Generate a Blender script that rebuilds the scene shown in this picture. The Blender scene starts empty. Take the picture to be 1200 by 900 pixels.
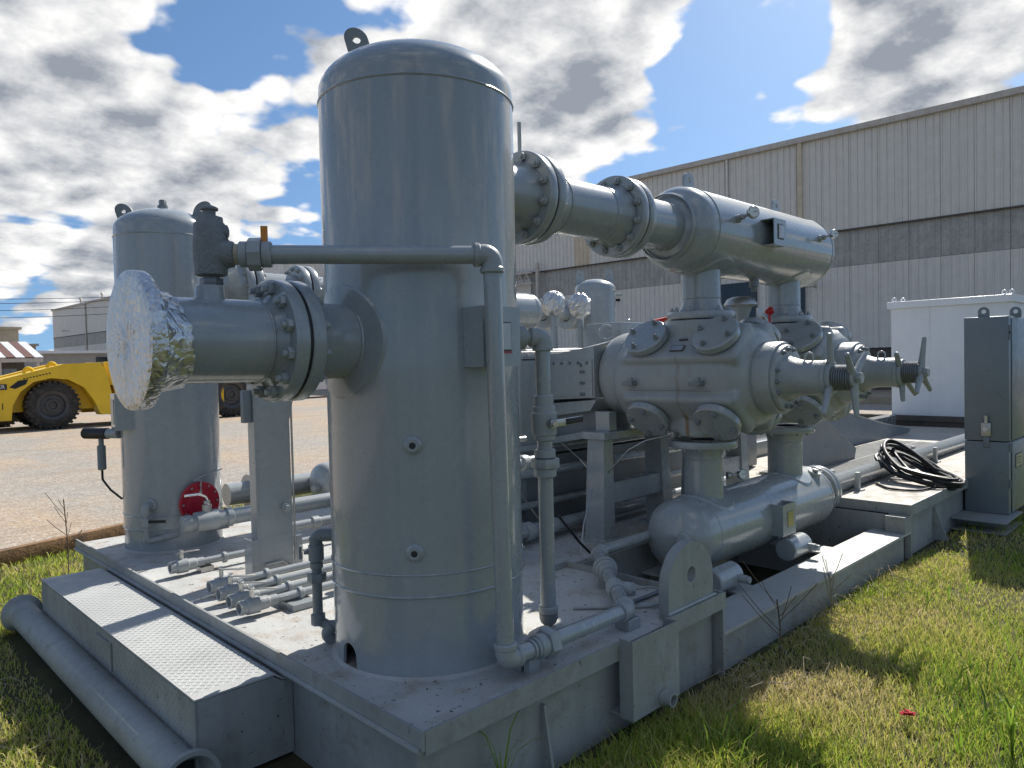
import bpy, bmesh, math, random
import numpy as np
from mathutils import Vector, Matrix, Quaternion
random.seed(7); rng = np.random.default_rng(7)
R = math.radians; PI = math.pi
scene = bpy.context.scene
COL = scene.collection

# ------------------------------------------------------------------ camera
def rot_axes(yaw, pitch, roll):
    f = Vector((math.cos(yaw)*math.cos(pitch), math.sin(yaw)*math.cos(pitch), math.sin(pitch)))
    r = Vector((math.sin(yaw), -math.cos(yaw), 0)); d = f.cross(r)
    c, s = math.cos(roll), math.sin(roll)
    return c*r + s*d, -s*r + c*d, f
rx, dn, fw = rot_axes(R(45.423), R(-1.685), R(1.3467))
cam_d = bpy.data.cameras.new('camera'); cam = bpy.data.objects.new('camera', cam_d); COL.objects.link(cam)
up, bk = -dn, -fw
cam.matrix_world = Matrix(((rx.x, up.x, bk.x, -1.454), (rx.y, up.y, bk.y, -1.939), (rx.z, up.z, bk.z, 1.66), (0, 0, 0, 1)))
cam_d.sensor_width = 36; cam_d.lens = 857.66/1200*36; cam_d.clip_start = 0.05; cam_d.clip_end = 3000
scene.camera = cam
cy_ = scene.cycles; cy_.max_bounces = 5; cy_.diffuse_bounces = 3; cy_.glossy_bounces = 2; cy_.transmission_bounces = 3; cy_.transparent_max_bounces = 4; cy_.caustics_reflective = False; cy_.caustics_refractive = False

# ------------------------------------------------------------------ world: nishita sky with broken cumulus
SUN_AZ = Vector((0.968, 0.25)); SUN_EL = R(43)
world = bpy.data.worlds.new('World'); scene.world = world; world.use_nodes = True
nt = world.node_tree; nt.nodes.clear()
def W(t, **k):
    n = nt.nodes.new(t)
    for a, b in k.items(): setattr(n, a, b)
    return n
def wl(a, b): nt.links.new(a, b)
def wmath(op, a, b=None, clamp=False):
    n = W('ShaderNodeMath', operation=op, use_clamp=clamp)
    for i, v in enumerate((a, b)):
        if v is None: continue
        if isinstance(v, (int, float)): n.inputs[i].default_value = v
        else: wl(v, n.inputs[i])
    return n.outputs[0]
def wmap(v, a, b, c=0., d=1., smooth=True):
    n = W('ShaderNodeMapRange', interpolation_type='SMOOTHSTEP' if smooth else 'LINEAR')
    wl(v, n.inputs[0])
    for i, x in enumerate((a, b, c, d)): n.inputs[1+i].default_value = x
    return n.outputs[0]
sky = W('ShaderNodeTexSky', sky_type='NISHITA'); sky.sun_disc = False
sky.sun_elevation = SUN_EL; sky.sun_rotation = math.atan2(SUN_AZ.x, SUN_AZ.y)
sky.air_density = 1.0; sky.dust_density = 0.5; sky.ozone_density = 2.2; sky.altitude = 100
world.cycles.sampling_method = 'MANUAL'; world.cycles.sample_map_resolution = 512
tc = W('ShaderNodeTexCoord'); sep = W('ShaderNodeSeparateXYZ'); wl(tc.outputs['Generated'], sep.inputs[0])
zz = wmath('ADD', wmath('MAXIMUM', sep.outputs[2], 0.0), 0.30)
hz = W('ShaderNodeCombineXYZ'); wl(sep.outputs[0], hz.inputs[0]); wl(sep.outputs[1], hz.inputs[1]); wl(wmath('ADD', wmath('MULTIPLY', wmath('MAXIMUM', sep.outputs[2], 0.0), 0.9), 0.14), hz.inputs[2])
hn = W('ShaderNodeVectorMath', operation='NORMALIZE'); wl(hz.outputs[0], hn.inputs[0]); wl(hn.outputs[0], sky.inputs['Vector'])
comb = W('ShaderNodeCombineXYZ')
wl(wmath('DIVIDE', sep.outputs[0], zz), comb.inputs[0]); wl(wmath('DIVIDE', sep.outputs[1], zz), comb.inputs[1])
wl(wmath('MULTIPLY', sep.outputs[2], 1.6), comb.inputs[2])
def noise(scale, detail, rough, off, dist=0.0):
    m = W('ShaderNodeVectorMath', operation='ADD'); wl(comb.outputs[0], m.inputs[0]); m.inputs[1].default_value = off
    n = W('ShaderNodeTexNoise', noise_dimensions='2D'); wl(m.outputs[0], n.inputs['Vector'])
    n.inputs['Scale'].default_value = scale; n.inputs['Detail'].default_value = detail
    n.inputs['Roughness'].default_value = rough; n.inputs['Distortion'].default_value = dist
    return n.outputs['Fac']
n1 = noise(1.7, 5, 0.60, (3.1, 1.7, 0.4)); n2 = noise(9.0, 4, 0.65, (7.1, 2.7, 0.4))
def billow(off, scale, det):
    m = W('ShaderNodeVectorMath', operation='ADD'); wl(comb.outputs[0], m.inputs[0]); m.inputs[1].default_value = off
    v = W('ShaderNodeTexVoronoi', feature='F1', voronoi_dimensions='2D'); wl(m.outputs[0], v.inputs['Vector'])
    v.inputs['Scale'].default_value = scale; v.inputs['Detail'].default_value = det; v.inputs['Roughness'].default_value = .55
    return v.outputs['Distance']
OFF = Vector((5.3, 2.1, 1.0)); SH = Vector((SUN_AZ.x, SUN_AZ.y, .35))*.045
b1 = billow(OFF, 5.5, 1.0); b2 = billow(OFF+SH, 5.5, 0.0)
dens = wmath('ADD', wmath('MULTIPLY', n1, 1.0), wmath('MULTIPLY', wmath('SUBTRACT', 0.45, b1), 0.34)); dens = wmath('ADD', dens, wmath('MULTIPLY', wmath('SUBTRACT', n2, 0.5), 0.16))
# where the big clouds and the blue gaps of this sky sit (direction, angular size, weight)
CLOUDS = [
 ((0.690,0.626,0.363),0.200,0.17),
 ((0.768,0.533,0.355),0.130,0.24),
 ((0.601,0.684,0.414),0.130,0.14),
 ((0.417,0.860,0.294),0.200,0.17),
 ((0.213,0.910,0.355),0.170,0.17),
 ((0.217,0.951,0.218),0.140,0.09),
 ((0.917,0.230,0.327),0.200,0.22),
 ((0.849,0.344,0.402),0.100,0.22),
 ((0.924,0.266,0.274),0.080,0.14),
 ((0.318,0.927,0.199),0.160,0.12),
 ((0.218,0.969,0.115),0.140,0.04),
 ((0.425,0.882,0.206),0.120,0.12),
 ((0.847,0.433,0.310),0.100,-0.34),
 ((0.819,0.428,0.383),0.080,-0.34),
 ((0.820,0.513,0.255),0.080,-0.25),
 ((0.829,0.401,0.391),0.070,-0.20),
 ((0.395,0.825,0.404),0.080,-0.25),
 ((0.515,0.740,0.432),0.050,-0.20),
 ((0.326,0.882,0.340),0.060,-0.22),
 ((0.473,0.866,0.160),0.060,-0.18),
 ((0.246,0.948,0.203),0.035,-0.14),
 ((0.771,0.583,0.256),0.050,-0.10),
]
CLOUD_GAIN = 0.78
bias = None
for d, size, wgt in CLOUDS:
    v = Vector(d).normalized()
    dp = W('ShaderNodeVectorMath', operation='DOT_PRODUCT'); wl(tc.outputs['Generated'], dp.inputs[0]); dp.inputs[1].default_value = v
    g = wmap(dp.outputs['Value'], math.cos(size*1.7), math.cos(size*0.1), 0, wgt*CLOUD_GAIN)
    bias = g if bias is None else wmath('ADD', bias, g)
dens = wmath('ADD', dens, bias)
alpha = wmap(dens, 0.485, 0.595)
thick = wmath('MULTIPLY', wmap(dens, 0.55, 1.15), 0.62)
# side of each billow turned to the sun is bright
thick = wmath('ADD', thick, wmath('MULTIPLY', wmath('ADD', wmath('SUBTRACT', b1, b2), wmath('MULTIPLY', wmath('SUBTRACT', n2, 0.5), 0.8)), 1.3), clamp=True)
cm = W('ShaderNodeMix', data_type='RGBA'); wl(thick, cm.inputs[0])
cm.inputs[6].default_value = (9.2, 9.1, 8.95, 1); cm.inputs[7].default_value = (2.7, 3.0, 3.5, 1)
mx = W('ShaderNodeMix', data_type='RGBA'); wl(alpha, mx.inputs[0]); sc_ = W('ShaderNodeVectorMath', operation='MULTIPLY'); wl(sky.outputs[0], sc_.inputs[0]); sc_.inputs[1].default_value = (.78, .95, 1.06); wl(sc_.outputs[0], mx.inputs[6]); wl(cm.outputs[2], mx.inputs[7])
bg = W('ShaderNodeBackground'); bg.inputs[1].default_value = 0.06; wl(mx.outputs[2], bg.inputs[0])
wo = W('ShaderNodeOutputWorld'); wl(bg.outputs[0], wo.inputs[0])

# ------------------------------------------------------------------ sun, exposure
sun_dir = Vector((SUN_AZ.x*math.cos(SUN_EL), SUN_AZ.y*math.cos(SUN_EL), math.sin(SUN_EL)))
sd = bpy.data.lights.new('sun', 'SUN'); sd.energy = 3.4; sd.angle = R(0.53); sd.color = (1.0, 0.955, 0.88)
so = bpy.data.objects.new('sun', sd); COL.objects.link(so); so.rotation_euler = sun_dir.to_track_quat('Z', 'Y').to_euler(); so.location = sun_dir*40
vs = scene.view_settings; vs.view_transform = 'Standard'; vs.look = 'None'; vs.exposure = 0.98; vs.gamma = 1; vs.use_curve_mapping = False

# ------------------------------------------------------------------ materials
MATS = {}
class MB_:
    pass
def new_mat(name):
    m = bpy.data.materials.new(name); m.use_nodes = True
    return m, m.node_tree, m.node_tree.nodes['Principled BSDF']
def nnoise(t, vec, scale, detail=5, rough=.55):
    n = t.nodes.new('ShaderNodeTexNoise'); n.inputs['Scale'].default_value = scale; n.inputs['Detail'].default_value = detail; n.inputs['Roughness'].default_value = rough
    if vec is not None: t.links.new(vec, n.inputs['Vector'])
    return n.outputs['Fac']
def nmap(t, v, a, b, c=0., d=1.):
    n = t.nodes.new('ShaderNodeMapRange'); t.links.new(v, n.inputs[0])
    for i, x in enumerate((a, b, c, d)): n.inputs[1+i].default_value = x
    return n.outputs[0]
def nmix(t, fac, a, b):
    n = t.nodes.new('ShaderNodeMix'); n.data_type = 'RGBA'
    for i, v in ((0, fac), (6, a), (7, b)):
        if isinstance(v, (tuple, list)): n.inputs[i].default_value = (*v[:3], 1)
        elif isinstance(v, (int, float)): n.inputs[i].default_value = v
        else: t.links.new(v, n.inputs[i])
    return n.outputs[2]
def nscale(t, vec, s):
    n = t.nodes.new('ShaderNodeVectorMath'); n.operation = 'MULTIPLY'; t.links.new(vec, n.inputs[0]); n.inputs[1].default_value = s
    return n.outputs[0]
def nbump(t, h, strength, dist):
    n = t.nodes.new('ShaderNodeBump'); n.inputs['Strength'].default_value = strength; n.inputs['Distance'].default_value = dist
    t.links.new(h, n.inputs['Height']); return n.outputs[0]
def pos(t): return t.nodes.new('ShaderNodeNewGeometry').outputs['Position']

def paint(name, col, rough=.38, metal=0., var=.14, streak=.10, bump=.05, bscale=60, dirt=None, dirt_amt=(.62, .72), fleck=None, coat=0.):
    m, t, b = new_mat(name); P = pos(t)
    lo = [c*(1-var) for c in col]; hi = [min(1, c*(1+var)) for c in col]
    c = nmix(t, nmap(t, nnoise(t, P, 2.3, 4, .6), .3, .7), lo, hi)
    if streak:
        s = nnoise(t, nscale(t, P, (14, 14, .28)), 1., 3, .55)
        c = nmix(t, nmap(t, s, .45, .75, 0, streak*2), c, [x*.72 for x in col])
    if dirt:
        d = nnoise(t, P, 6.5, 6, .68)
        c = nmix(t, nmap(t, d, dirt_amt[0], dirt_amt[1], 0, .85), c, dirt)
    if name == 'cast_paint':
        sp_ = t.nodes.new('ShaderNodeSeparateXYZ'); t.links.new(P, sp_.inputs[0])
        ab = t.nodes.new('ShaderNodeMath'); ab.operation = 'SUBTRACT'; t.links.new(sp_.outputs[1], ab.inputs[0]); ab.inputs[1].default_value = .655
        ab2 = t.nodes.new('ShaderNodeMath'); ab2.operation = 'ABSOLUTE'; t.links.new(ab.outputs[0], ab2.inputs[0])
        rn = t.nodes.new('ShaderNodeMath'); rn.operation = 'MULTIPLY'; t.links.new(nmap(t, ab2.outputs[0], .004, .022, 1, 0), rn.inputs[0]); t.links.new(nmap(t, nnoise(t, nscale(t, P, (9, 9, 2.5)), 1.6, 4, .6), .42, .62), rn.inputs[1])
        c = nmix(t, rn.outputs[0], c, (.21, .135, .075))
    if fleck:
        d = nnoise(t, nscale(t, P, (1, 1, .75)), 38, 4, .65)
        c = nmix(t, nmap(t, d, fleck[1], fleck[1]+.035), c, fleck[0])
    t.links.new(c, b.inputs['Base Color'])
    r = nmap(t, nnoise(t, P, 9, 3, .6), .3, .7, rough*(.95 if coat else .8), min(1, rough*(1.06 if coat else 1.3))); t.links.new(r, b.inputs['Roughness'])
    b.inputs['Metallic'].default_value = metal; b.inputs['Coat Weight'].default_value = coat; b.inputs['Coat Roughness'].default_value = .09
    if bump: t.links.new(nbump(t, nnoise(t, P, bscale, 2, .6), bump, .02), b.inputs['Normal'])
    MATS[name] = m; return m
GREY = (.318, .340, .345)
paint('grey_paint', GREY, .27, var=.03, streak=.16, bump=.004, bscale=7, fleck=((.16, .145, .13), .735), coat=.6)
paint('grey_fitting', (.335, .353, .355), .38, var=.12, bump=.08)
paint('grey_dark', (.20, .218, .225), .45, var=.15)
paint('cast_paint', (.335, .352, .348), .36, var=.10, streak=.16, bump=.16, bscale=85, dirt=(.275, .25, .205), dirt_amt=(.56, .76))
paint('deck_paint', (.47, .47, .45), .62, var=.14, streak=0, bump=.16, bscale=45, dirt=(.33, .26, .19), dirt_amt=(.50, .72), fleck=((.10, .08, .06), .63))
paint('deck_dust', (.44, .405, .35), .7, var=.12, streak=0, bump=.10, bscale=60, dirt=(.30, .25, .19), dirt_amt=(.5, .75))
paint('deck_clean', (.42, .425, .41), .55, var=.10, streak=0, bump=.10, bscale=60, dirt=(.26, .25, .22), dirt_amt=(.62, .8))
paint('skid_paint', (.295, .306, .298), .55, var=.16, streak=.16, bump=.12, bscale=50, dirt=(.19, .18, .15), dirt_amt=(.55, .74), fleck=((.06, .06, .052), .66))
paint('valve_iron', (.17, .178, .18), .55, var=.45, bump=.5, bscale=90)
paint('galv', (.46, .45, .43), .36, metal=.9, var=.12, streak=0, bump=.05)
paint('bright_steel', (.62, .62, .62), .22, metal=1., var=.1, streak=0)
paint('rod_steel', (.17, .178, .185), .4, metal=.5, var=.2, streak=0)
paint('black_rubber', (.012, .012, .013), .5, var=.2, streak=0)
paint('black_plate', (.02, .02, .022), .5, var=.2, streak=0)
paint('red_paint', (.45, .012, .03), .35, var=.1, streak=0)
paint('red_bright', (.5, .02, .015), .4, var=.1, streak=0)
paint('orange_paint', (.62, .22, .02), .5, var=.15, streak=0)
paint('sealant', (.42, .37, .27), .7, var=.2, streak=0, bump=.4)
paint('brass_plate', (.42, .36, .13), .4, metal=.4, var=.1, streak=0)
paint('steel_plate', (.40, .40, .39), .35, metal=.6, var=.1, streak=0)
paint('white_dial', (.75, .75, .73), .4, var=.05, streak=0)
paint('white_paint', (.74, .75, .76), .35, var=.04, streak=.05, bump=.03)
paint('cabinet_paint', (.17, .195, .212), .34, var=.05, streak=.03, bump=.05, bscale=140)
paint('yellow_paint', (.80, .52, .02), .42, var=.07, streak=0, dirt=(.5, .36, .08), dirt_amt=(.6, .8))
paint('tyre', (.028, .026, .024), .75, var=.3, streak=0, dirt=(.10, .085, .065), dirt_amt=(.45, .7))
paint('hub_grey', (.06, .06, .06), .5, var=.25, streak=0)
paint('panel_beige', (.73, .69, .62), .5, var=.05, streak=.14, bump=0, dirt=(.60, .53, .44), dirt_amt=(.62, .85))
paint('panel_rust', (.66, .55, .40), .6, var=.12, streak=.3, bump=0)
paint('panel_band', (.44, .425, .385), .7, var=.18, streak=.35, bump=.0, dirt=(.25, .235, .205), dirt_amt=(.52, .76))
paint('trim_tan', (.55, .505, .445), .6, var=.15, streak=.2, bump=0, dirt=(.43, .34, .24), dirt_amt=(.5, .72))
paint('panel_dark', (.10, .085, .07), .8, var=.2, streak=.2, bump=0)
paint('far_concrete', (.36, .34, .31), .8, var=.1, streak=.1, bump=0)
paint('far_tan', (.34, .28, .20), .8, var=.1, streak=.1, bump=0)
paint('dark_inside', (.02, .018, .016), .9, var=.2, streak=0, bump=0)
paint('roof_red', (.14, .07, .055), .7, var=.1, streak=0, bump=0)
paint('timber', (.235, .135, .065), .8, var=.3, streak=0, bump=.3, bscale=30, dirt=(.09, .06, .04), dirt_amt=(.5, .65))
paint('dead_stem', (.13, .09, .055), .8, var=.3, streak=0, bump=0)
paint('dead_pale', (.36, .30, .20), .8, var=.3, streak=0, bump=0)
paint('vehicle_white', (.7, .7, .7), .3, var=.03, streak=0, bump=0)
paint('glass_dark', (.02, .025, .03), .08, var=.1, streak=0, bump=0)

# foil
m, t, b = new_mat('foil'); P = pos(t)
b.inputs['Metallic'].default_value = 1.; b.inputs['Base Color'].default_value = (.62, .615, .60, 1); b.inputs['Roughness'].default_value = .36
v = t.nodes.new('ShaderNodeTexVoronoi'); v.feature = 'DISTANCE_TO_EDGE'; v.inputs['Scale'].default_value = 20
dn_ = t.nodes.new('ShaderNodeVectorMath'); dn_.operation = 'ADD'; nn_ = t.nodes.new('ShaderNodeTexNoise'); nn_.inputs['Scale'].default_value = 9; nn_.inputs['Detail'].default_value = 3; t.links.new(P, nn_.inputs['Vector'])
t.links.new(P, dn_.inputs[0]); t.links.new(nscale(t, nn_.outputs['Color'], (.09, .09, .09)), dn_.inputs[1]); t.links.new(nscale(t, dn_.outputs[0], (1, 1.5, .42)), v.inputs['Vector'])
v2 = t.nodes.new('ShaderNodeTexVoronoi'); v2.feature = 'DISTANCE_TO_EDGE'; v2.inputs['Scale'].default_value = 40; t.links.new(dn_.outputs[0], v2.inputs['Vector'])
ms = t.nodes.new('ShaderNodeMath'); ms.operation = 'MULTIPLY_ADD'; t.links.new(v2.outputs['Distance'], ms.inputs[0]); ms.inputs[1].default_value = .35; t.links.new(v.outputs['Distance'], ms.inputs[2])
t.links.new(nbump(t, ms.outputs[0], .5, .03), b.inputs['Normal']); MATS['foil'] = m

# soil under the grass
m, t, b = new_mat('soil'); P = pos(t)
c = nmix(t, nmap(t, nnoise(t, P, 3.0, 8, .65), .35, .68), (.05, .042, .02), (.085, .08, .028))
c = nmix(t, nmap(t, nnoise(t, P, .55, 5, .6), .45, .65), c, (.06, .075, .022))
c = nmix(t, nmap(t, nnoise(t, P, 40, 5, .7), .55, .78), c, (.12, .105, .045))
t.links.new(c, b.inputs['Base Color']); b.inputs['Roughness'].default_value = .95
t.links.new(nbump(t, nnoise(t, P, 25, 8, .7), .8, .03), b.inputs['Normal']); MATS['soil'] = m
# gravel
m, t, b = new_mat('gravel'); P = pos(t)
c = nmix(t, nmap(t, nnoise(t, nscale(t, P, (1, .55, 1)), .35, 7, .62), .42, .58), (.33, .305, .27), (.43, .325, .225))
vv = t.nodes.new('ShaderNodeTexVoronoi'); vv.inputs['Scale'].default_value = 30; t.links.new(P, vv.inputs['Vector'])
cs = t.nodes.new('ShaderNodeSeparateColor'); t.links.new(vv.outputs['Color'], cs.inputs[0])
c = nmix(t, nmap(t, cs.outputs[0], .3, 1., 0, .5), c, (.15, .13, .105))
c = nmix(t, nmap(t, cs.outputs[1], .72, 1., 0, .6), c, (.56, .50, .43))
c = nmix(t, nmap(t, nnoise(t, P, 5, 8, .75), .52, .72, 0, .55), c, (.22, .17, .12))
t.links.new(c, b.inputs['Base Color']); b.inputs['Roughness'].default_value = .95
tk = nnoise(t, nscale(t, P, (.22, 1.3, 1)), 1., 5, .6)
c = nmix(t, nmap(t, tk, .52, .70, 0, .55), c, (.27, .22, .165))
t.links.new(c, b.inputs['Base Color'])
t.links.new(nbump(t, vv.outputs['Distance'], .3, .03), b.inputs['Normal']); MATS['gravel'] = m
# grass blades: tone attribute picks green or straw
m, t, b = new_mat('grass_blade')
at = t.nodes.new('ShaderNodeAttribute'); at.attribute_name = 'tone'
r = t.nodes.new('ShaderNodeValToRGB'); t.links.new(at.outputs['Fac'], r.inputs[0])
e = r.color_ramp.elements; e[0].position = 0; e[0].color = (.075, .14, .022, 1); e[1].position = 1; e[1].color = (.60, .50, .27, 1)
for p_, c_ in ((.35, (.24, .37, .042, 1)), (.62, (.47, .52, .08, 1)), (.8, (.57, .50, .17, 1))):
    q = e.new(p_); q.color = c_
t.links.new(r.outputs[0], b.inputs['Base Color']); b.inputs['Roughness'].default_value = .55
b.inputs['Subsurface Weight'].default_value = 0
tr = t.nodes.new('ShaderNodeBsdfTranslucent'); t.links.new(r.outputs[0], tr.inputs[0])
mxs = t.nodes.new('ShaderNodeMixShader'); mxs.inputs[0].default_value = .45
t.links.new(b.outputs[0], mxs.inputs[1]); t.links.new(tr.outputs[0], mxs.inputs[2]); t.links.new(mxs.outputs[0], t.nodes['Material Output'].inputs[0])
MATS['grass_blade'] = m

# ------------------------------------------------------------------ mesh builder
def frame(d):
    d = Vector(d).normalized(); a = Vector((0, 0, 1)) if abs(d.z) < .9 else Vector((1, 0, 0))
    u = a.cross(d).normalized(); return u, d.cross(u), d
class MB:
    def __init__(s): s.v = []; s.f = []
    def add(s, vs_, fs):
        o = len(s.v); s.v += [Vector(p) for p in vs_]; s.f += [tuple(i+o for i in f) for f in fs]; return s
    def box(s, lo, hi, bev=0., M=None):
        lo, hi = Vector(lo), Vector(hi)
        b_ = bmesh.new(); bmesh.ops.create_cube(b_, size=1)
        for v in b_.verts: v.co = Vector(((lo+hi)/2)[i] + v.co[i]*(hi-lo)[i] for i in range(3))
        if bev > 0: bmesh.ops.bevel(b_, geom=b_.edges[:], offset=bev, segments=2, profile=.5, affect='EDGES')
        b_.verts.index_update()
        vs_ = [v.co.copy() for v in b_.verts]; fs = [[v.index for v in f.verts] for f in b_.faces]; b_.free()
        if M is not None: vs_ = [M @ p for p in vs_]
        return s.add(vs_, fs)
    def obox(s, c, u, v, w, hu, hv, hw, bev=0.):
        u, v, w = (Vector(x).normalized() for x in (u, v, w)); c = Vector(c)
        M = Matrix(((u.x, v.x, w.x, c.x), (u.y, v.y, w.y, c.y), (u.z, v.z, w.z, c.z), (0, 0, 0, 1)))
        return s.box((-hu, -hv, -hw), (hu, hv, hw), bev, M)
    def lathe(s, o, d, prof, n=32, a0=0., cap=True):
        o = Vector(o); u, w, d = frame(d); vs_, fs = [], []
        rings = []
        for t_, r_ in prof:
            if r_ <= 1e-6: rings.append([len(vs_)]); vs_.append(o + d*t_)
            else:
                rings.append(list(range(len(vs_), len(vs_)+n)))
                for k in range(n):
                    a = a0 + 2*PI*k/n; vs_.append(o + d*t_ + (u*math.cos(a) + w*math.sin(a))*r_)
        for A, B in zip(rings, rings[1:]):
            if len(A) == 1 and len(B) == 1: continue
            for k in range(n):
                k2 = (k+1) % n
                if len(A) == 1: fs.append((A[0], B[k2], B[k]))
                elif len(B) == 1: fs.append((A[k], A[k2], B[0]))
                else: fs.append((A[k], A[k2], B[k2], B[k]))
        if cap:
            if len(rings[0]) > 1: fs.append(tuple(reversed(rings[0])))
            if len(rings[-1]) > 1: fs.append(tuple(rings[-1]))
        return s.add(vs_, fs)
    def cyl(s, p0, p1, r0, r1=None, n=24, ch=0.):
        p0, p1 = Vector(p0), Vector(p1); L = (p1-p0).length; r1 = r0 if r1 is None else r1
        pr = [(0, r0-ch), (ch, r0), (L-ch, r1), (L, r1-ch)] if ch else [(0, r0), (L, r1)]
        return s.lathe(p0, p1-p0, pr, n)
    def ring(s, c, d, R_, r_, n=48, k=8):      # torus
        c = Vector(c); u, w, d = frame(d); vs_, fs = [], []
        for i in range(n):
            a = 2*PI*i/n; e_ = u*math.cos(a)+w*math.sin(a)
            for j in range(k):
                b_ = 2*PI*j/k; vs_.append(c + e_*(R_+r_*math.cos(b_)) + d*r_*math.sin(b_))
        for i in range(n):
            for j in range(k):
                fs.append((i*k+j, ((i+1) % n)*k+j, ((i+1) % n)*k+(j+1) % k, i*k+(j+1) % k))
        return s.add(vs_, fs)
    def tube(s, pts, r_, bend=0., n=16, cap=True, seg=8):
        pts = [Vector(p) for p in pts]; path = [pts[0]]
        for i in range(1, len(pts)-1):
            p, a, c = pts[i], (pts[i-1]-pts[i]), (pts[i+1]-pts[i]); la, lc = a.length, c.length
            a, c = a/la, c/lc
            ang = a.angle(c); 
            if bend <= 0 or ang > PI-.02: path.append(p); continue
            tl = min(bend/math.tan(ang/2), la*.49, lc*.49); rr = tl*math.tan(ang/2)
            bis = (a+c).normalized(); cen = p + bis*(rr/math.sin(ang/2))
            s0, s1 = p+a*tl-cen, p+c*tl-cen; tot = s0.angle(s1); ax = s0.cross(s1).normalized()
            for k in range(seg+1): path.append(cen + Quaternion(ax, tot*k/seg) @ s0)
        path.append(pts[-1]); vs_, fs = [], []; m_ = len(path)
        u = None
        for i, p in enumerate(path):
            d = (path[min(i+1, m_-1)]-path[max(i-1, 0)]).normalized()
            if u is None: u, w, _ = frame(d)
            else: u = (u - d*u.dot(d)).normalized(); w = d.cross(u)
            for k in range(n):
                a = 2*PI*k/n; vs_.append(p + (u*math.cos(a)+w*math.sin(a))*r_)
        for i in range(m_-1):
            for k in range(n): fs.append((i*n+k, i*n+(k+1) % n, (i+1)*n+(k+1) % n, (i+1)*n+k))
        if cap: fs.append(tuple(reversed(range(n)))); fs.append(tuple(range((m_-1)*n, m_*n)))
        return s.add(vs_, fs)
    def hexa(s, p0, p1, r_, a0=0.): return s.lathe(p0, Vector(p1)-Vector(p0), [(0, r_*.94), (.12*(Vector(p1)-Vector(p0)).length, r_), (.88*(Vector(p1)-Vector(p0)).length, r_), ((Vector(p1)-Vector(p0)).length, r_*.94)], 6, a0)
    def prism(s, poly, o, u, v, w, th):       # poly in (u,v) extruded along w by th
        o, u, v, w = Vector(o), Vector(u), Vector(v), Vector(w).normalized(); n = len(poly)
        vs_ = [o+u*a+v*b_ for a, b_ in poly] + [o+u*a+v*b_+w*th for a, b_ in poly]
        fs = [tuple(reversed(range(n))), tuple(range(n, 2*n))] + [(i, (i+1) % n, n+(i+1) % n, n+i) for i in range(n)]
        return s.add(vs_, fs)
    def mesh(s, name, mat_, base=Vector((0, 0, 0)), smooth=35):
        me = bpy.data.meshes.new(name); me.from_pydata([tuple(p-base) for p in s.v], [], s.f); me.validate()
        b_ = bmesh.new(); b_.from_mesh(me); bmesh.ops.recalc_face_normals(b_, faces=b_.faces[:]); b_.to_mesh(me); b_.free()
        if smooth:
            me.polygons.foreach_set('use_smooth', [True]*len(me.polygons)); me.set_sharp_from_angle(angle=R(smooth))
        me.materials.append(MATS[mat_]); return me
def tag(o, label, cat, group=None):
    o['label'] = label; o['category'] = cat
    if group: o['group'] = group
    return o
BASE = {}
def thing(name, label, cat, base, group=None):
    e_ = bpy.data.objects.new(name, None); e_.empty_display_size = .1; COL.objects.link(e_); e_.location = base
    BASE[e_.name] = Vector(base); return tag(e_, label, cat, group)
def part(mb, name, mat_, parent, label=None, smooth=35):
    base = BASE[parent.name]; o = bpy.data.objects.new(name, mb.mesh(name, mat_, base, smooth)); COL.objects.link(o); o.parent = parent
    BASE[o.name] = base
    if label: o['label'] = label
    return o
def single(mb, name, mat_, label, cat, group=None, smooth=35, base=None):
    b_ = Vector(base) if base is not None else Vector((0, 0, 0))
    o = bpy.data.objects.new(name, mb.mesh(name, mat_, b_, smooth)); COL.objects.link(o); o.location = b_; BASE[o.name] = b_
    return tag(o, label, cat, group)
def struct(mb, name, mat_, smooth=0, kind='structure'):
    o = bpy.data.objects.new(name, mb.mesh(name, mat_, smooth=smooth)); COL.objects.link(o); o['kind'] = kind; BASE[o.name] = Vector((0, 0, 0)); return o
_nut = {}
def nut_mesh(size, mat_, stud):
    k = (size, mat_, stud)
    if k not in _nut:
        q = MB().hexa((0, 0, 0), (0, 0, size*.95), size); q.cyl((0, 0, size*.9), (0, 0, size*.95+stud), size*.52, n=10, ch=size*.08)
        _nut[k] = q.mesh('nut', mat_, smooth=30)
    return _nut[k]
def nuts(parent, c, d, R_, n, size, mat_='grey_fitting', phase=0., stud=.012, name='nut', skip=()):
    base = BASE[parent.name]; u, w, d = frame(d); me = nut_mesh(size, mat_, stud); q0 = Vector(d).to_track_quat('Z', 'Y')
    for k in range(n):
        if k in skip: continue
        a = phase + 2*PI*k/n; o = bpy.data.objects.new(name, me); COL.objects.link(o); o.parent = parent
        o.location = Vector(c) + (u*math.cos(a)+w*math.sin(a))*R_ - base
        o.rotation_mode = 'QUATERNION'; o.rotation_quaternion = q0 @ Quaternion((0, 0, 1), random.random()*PI)
def nut_at(parent, p, d, size, mat_='grey_fitting', stud=.012, name='nut'):
    o = bpy.data.objects.new(name, nut_mesh(size, mat_, stud)); COL.objects.link(o); o.parent = parent; o.location = Vector(p)-BASE[parent.name]
    o.rotation_mode = 'QUATERNION'; o.rotation_quaternion = Vector(d).to_track_quat('Z', 'Y')
def head_prof(r_, depth, t0, sgn=1, n=10):
    return [(t0 + sgn*depth*math.sin(a), r_*math.cos(a)) for a in [PI/2*i/n for i in range(n+1)]]
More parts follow.
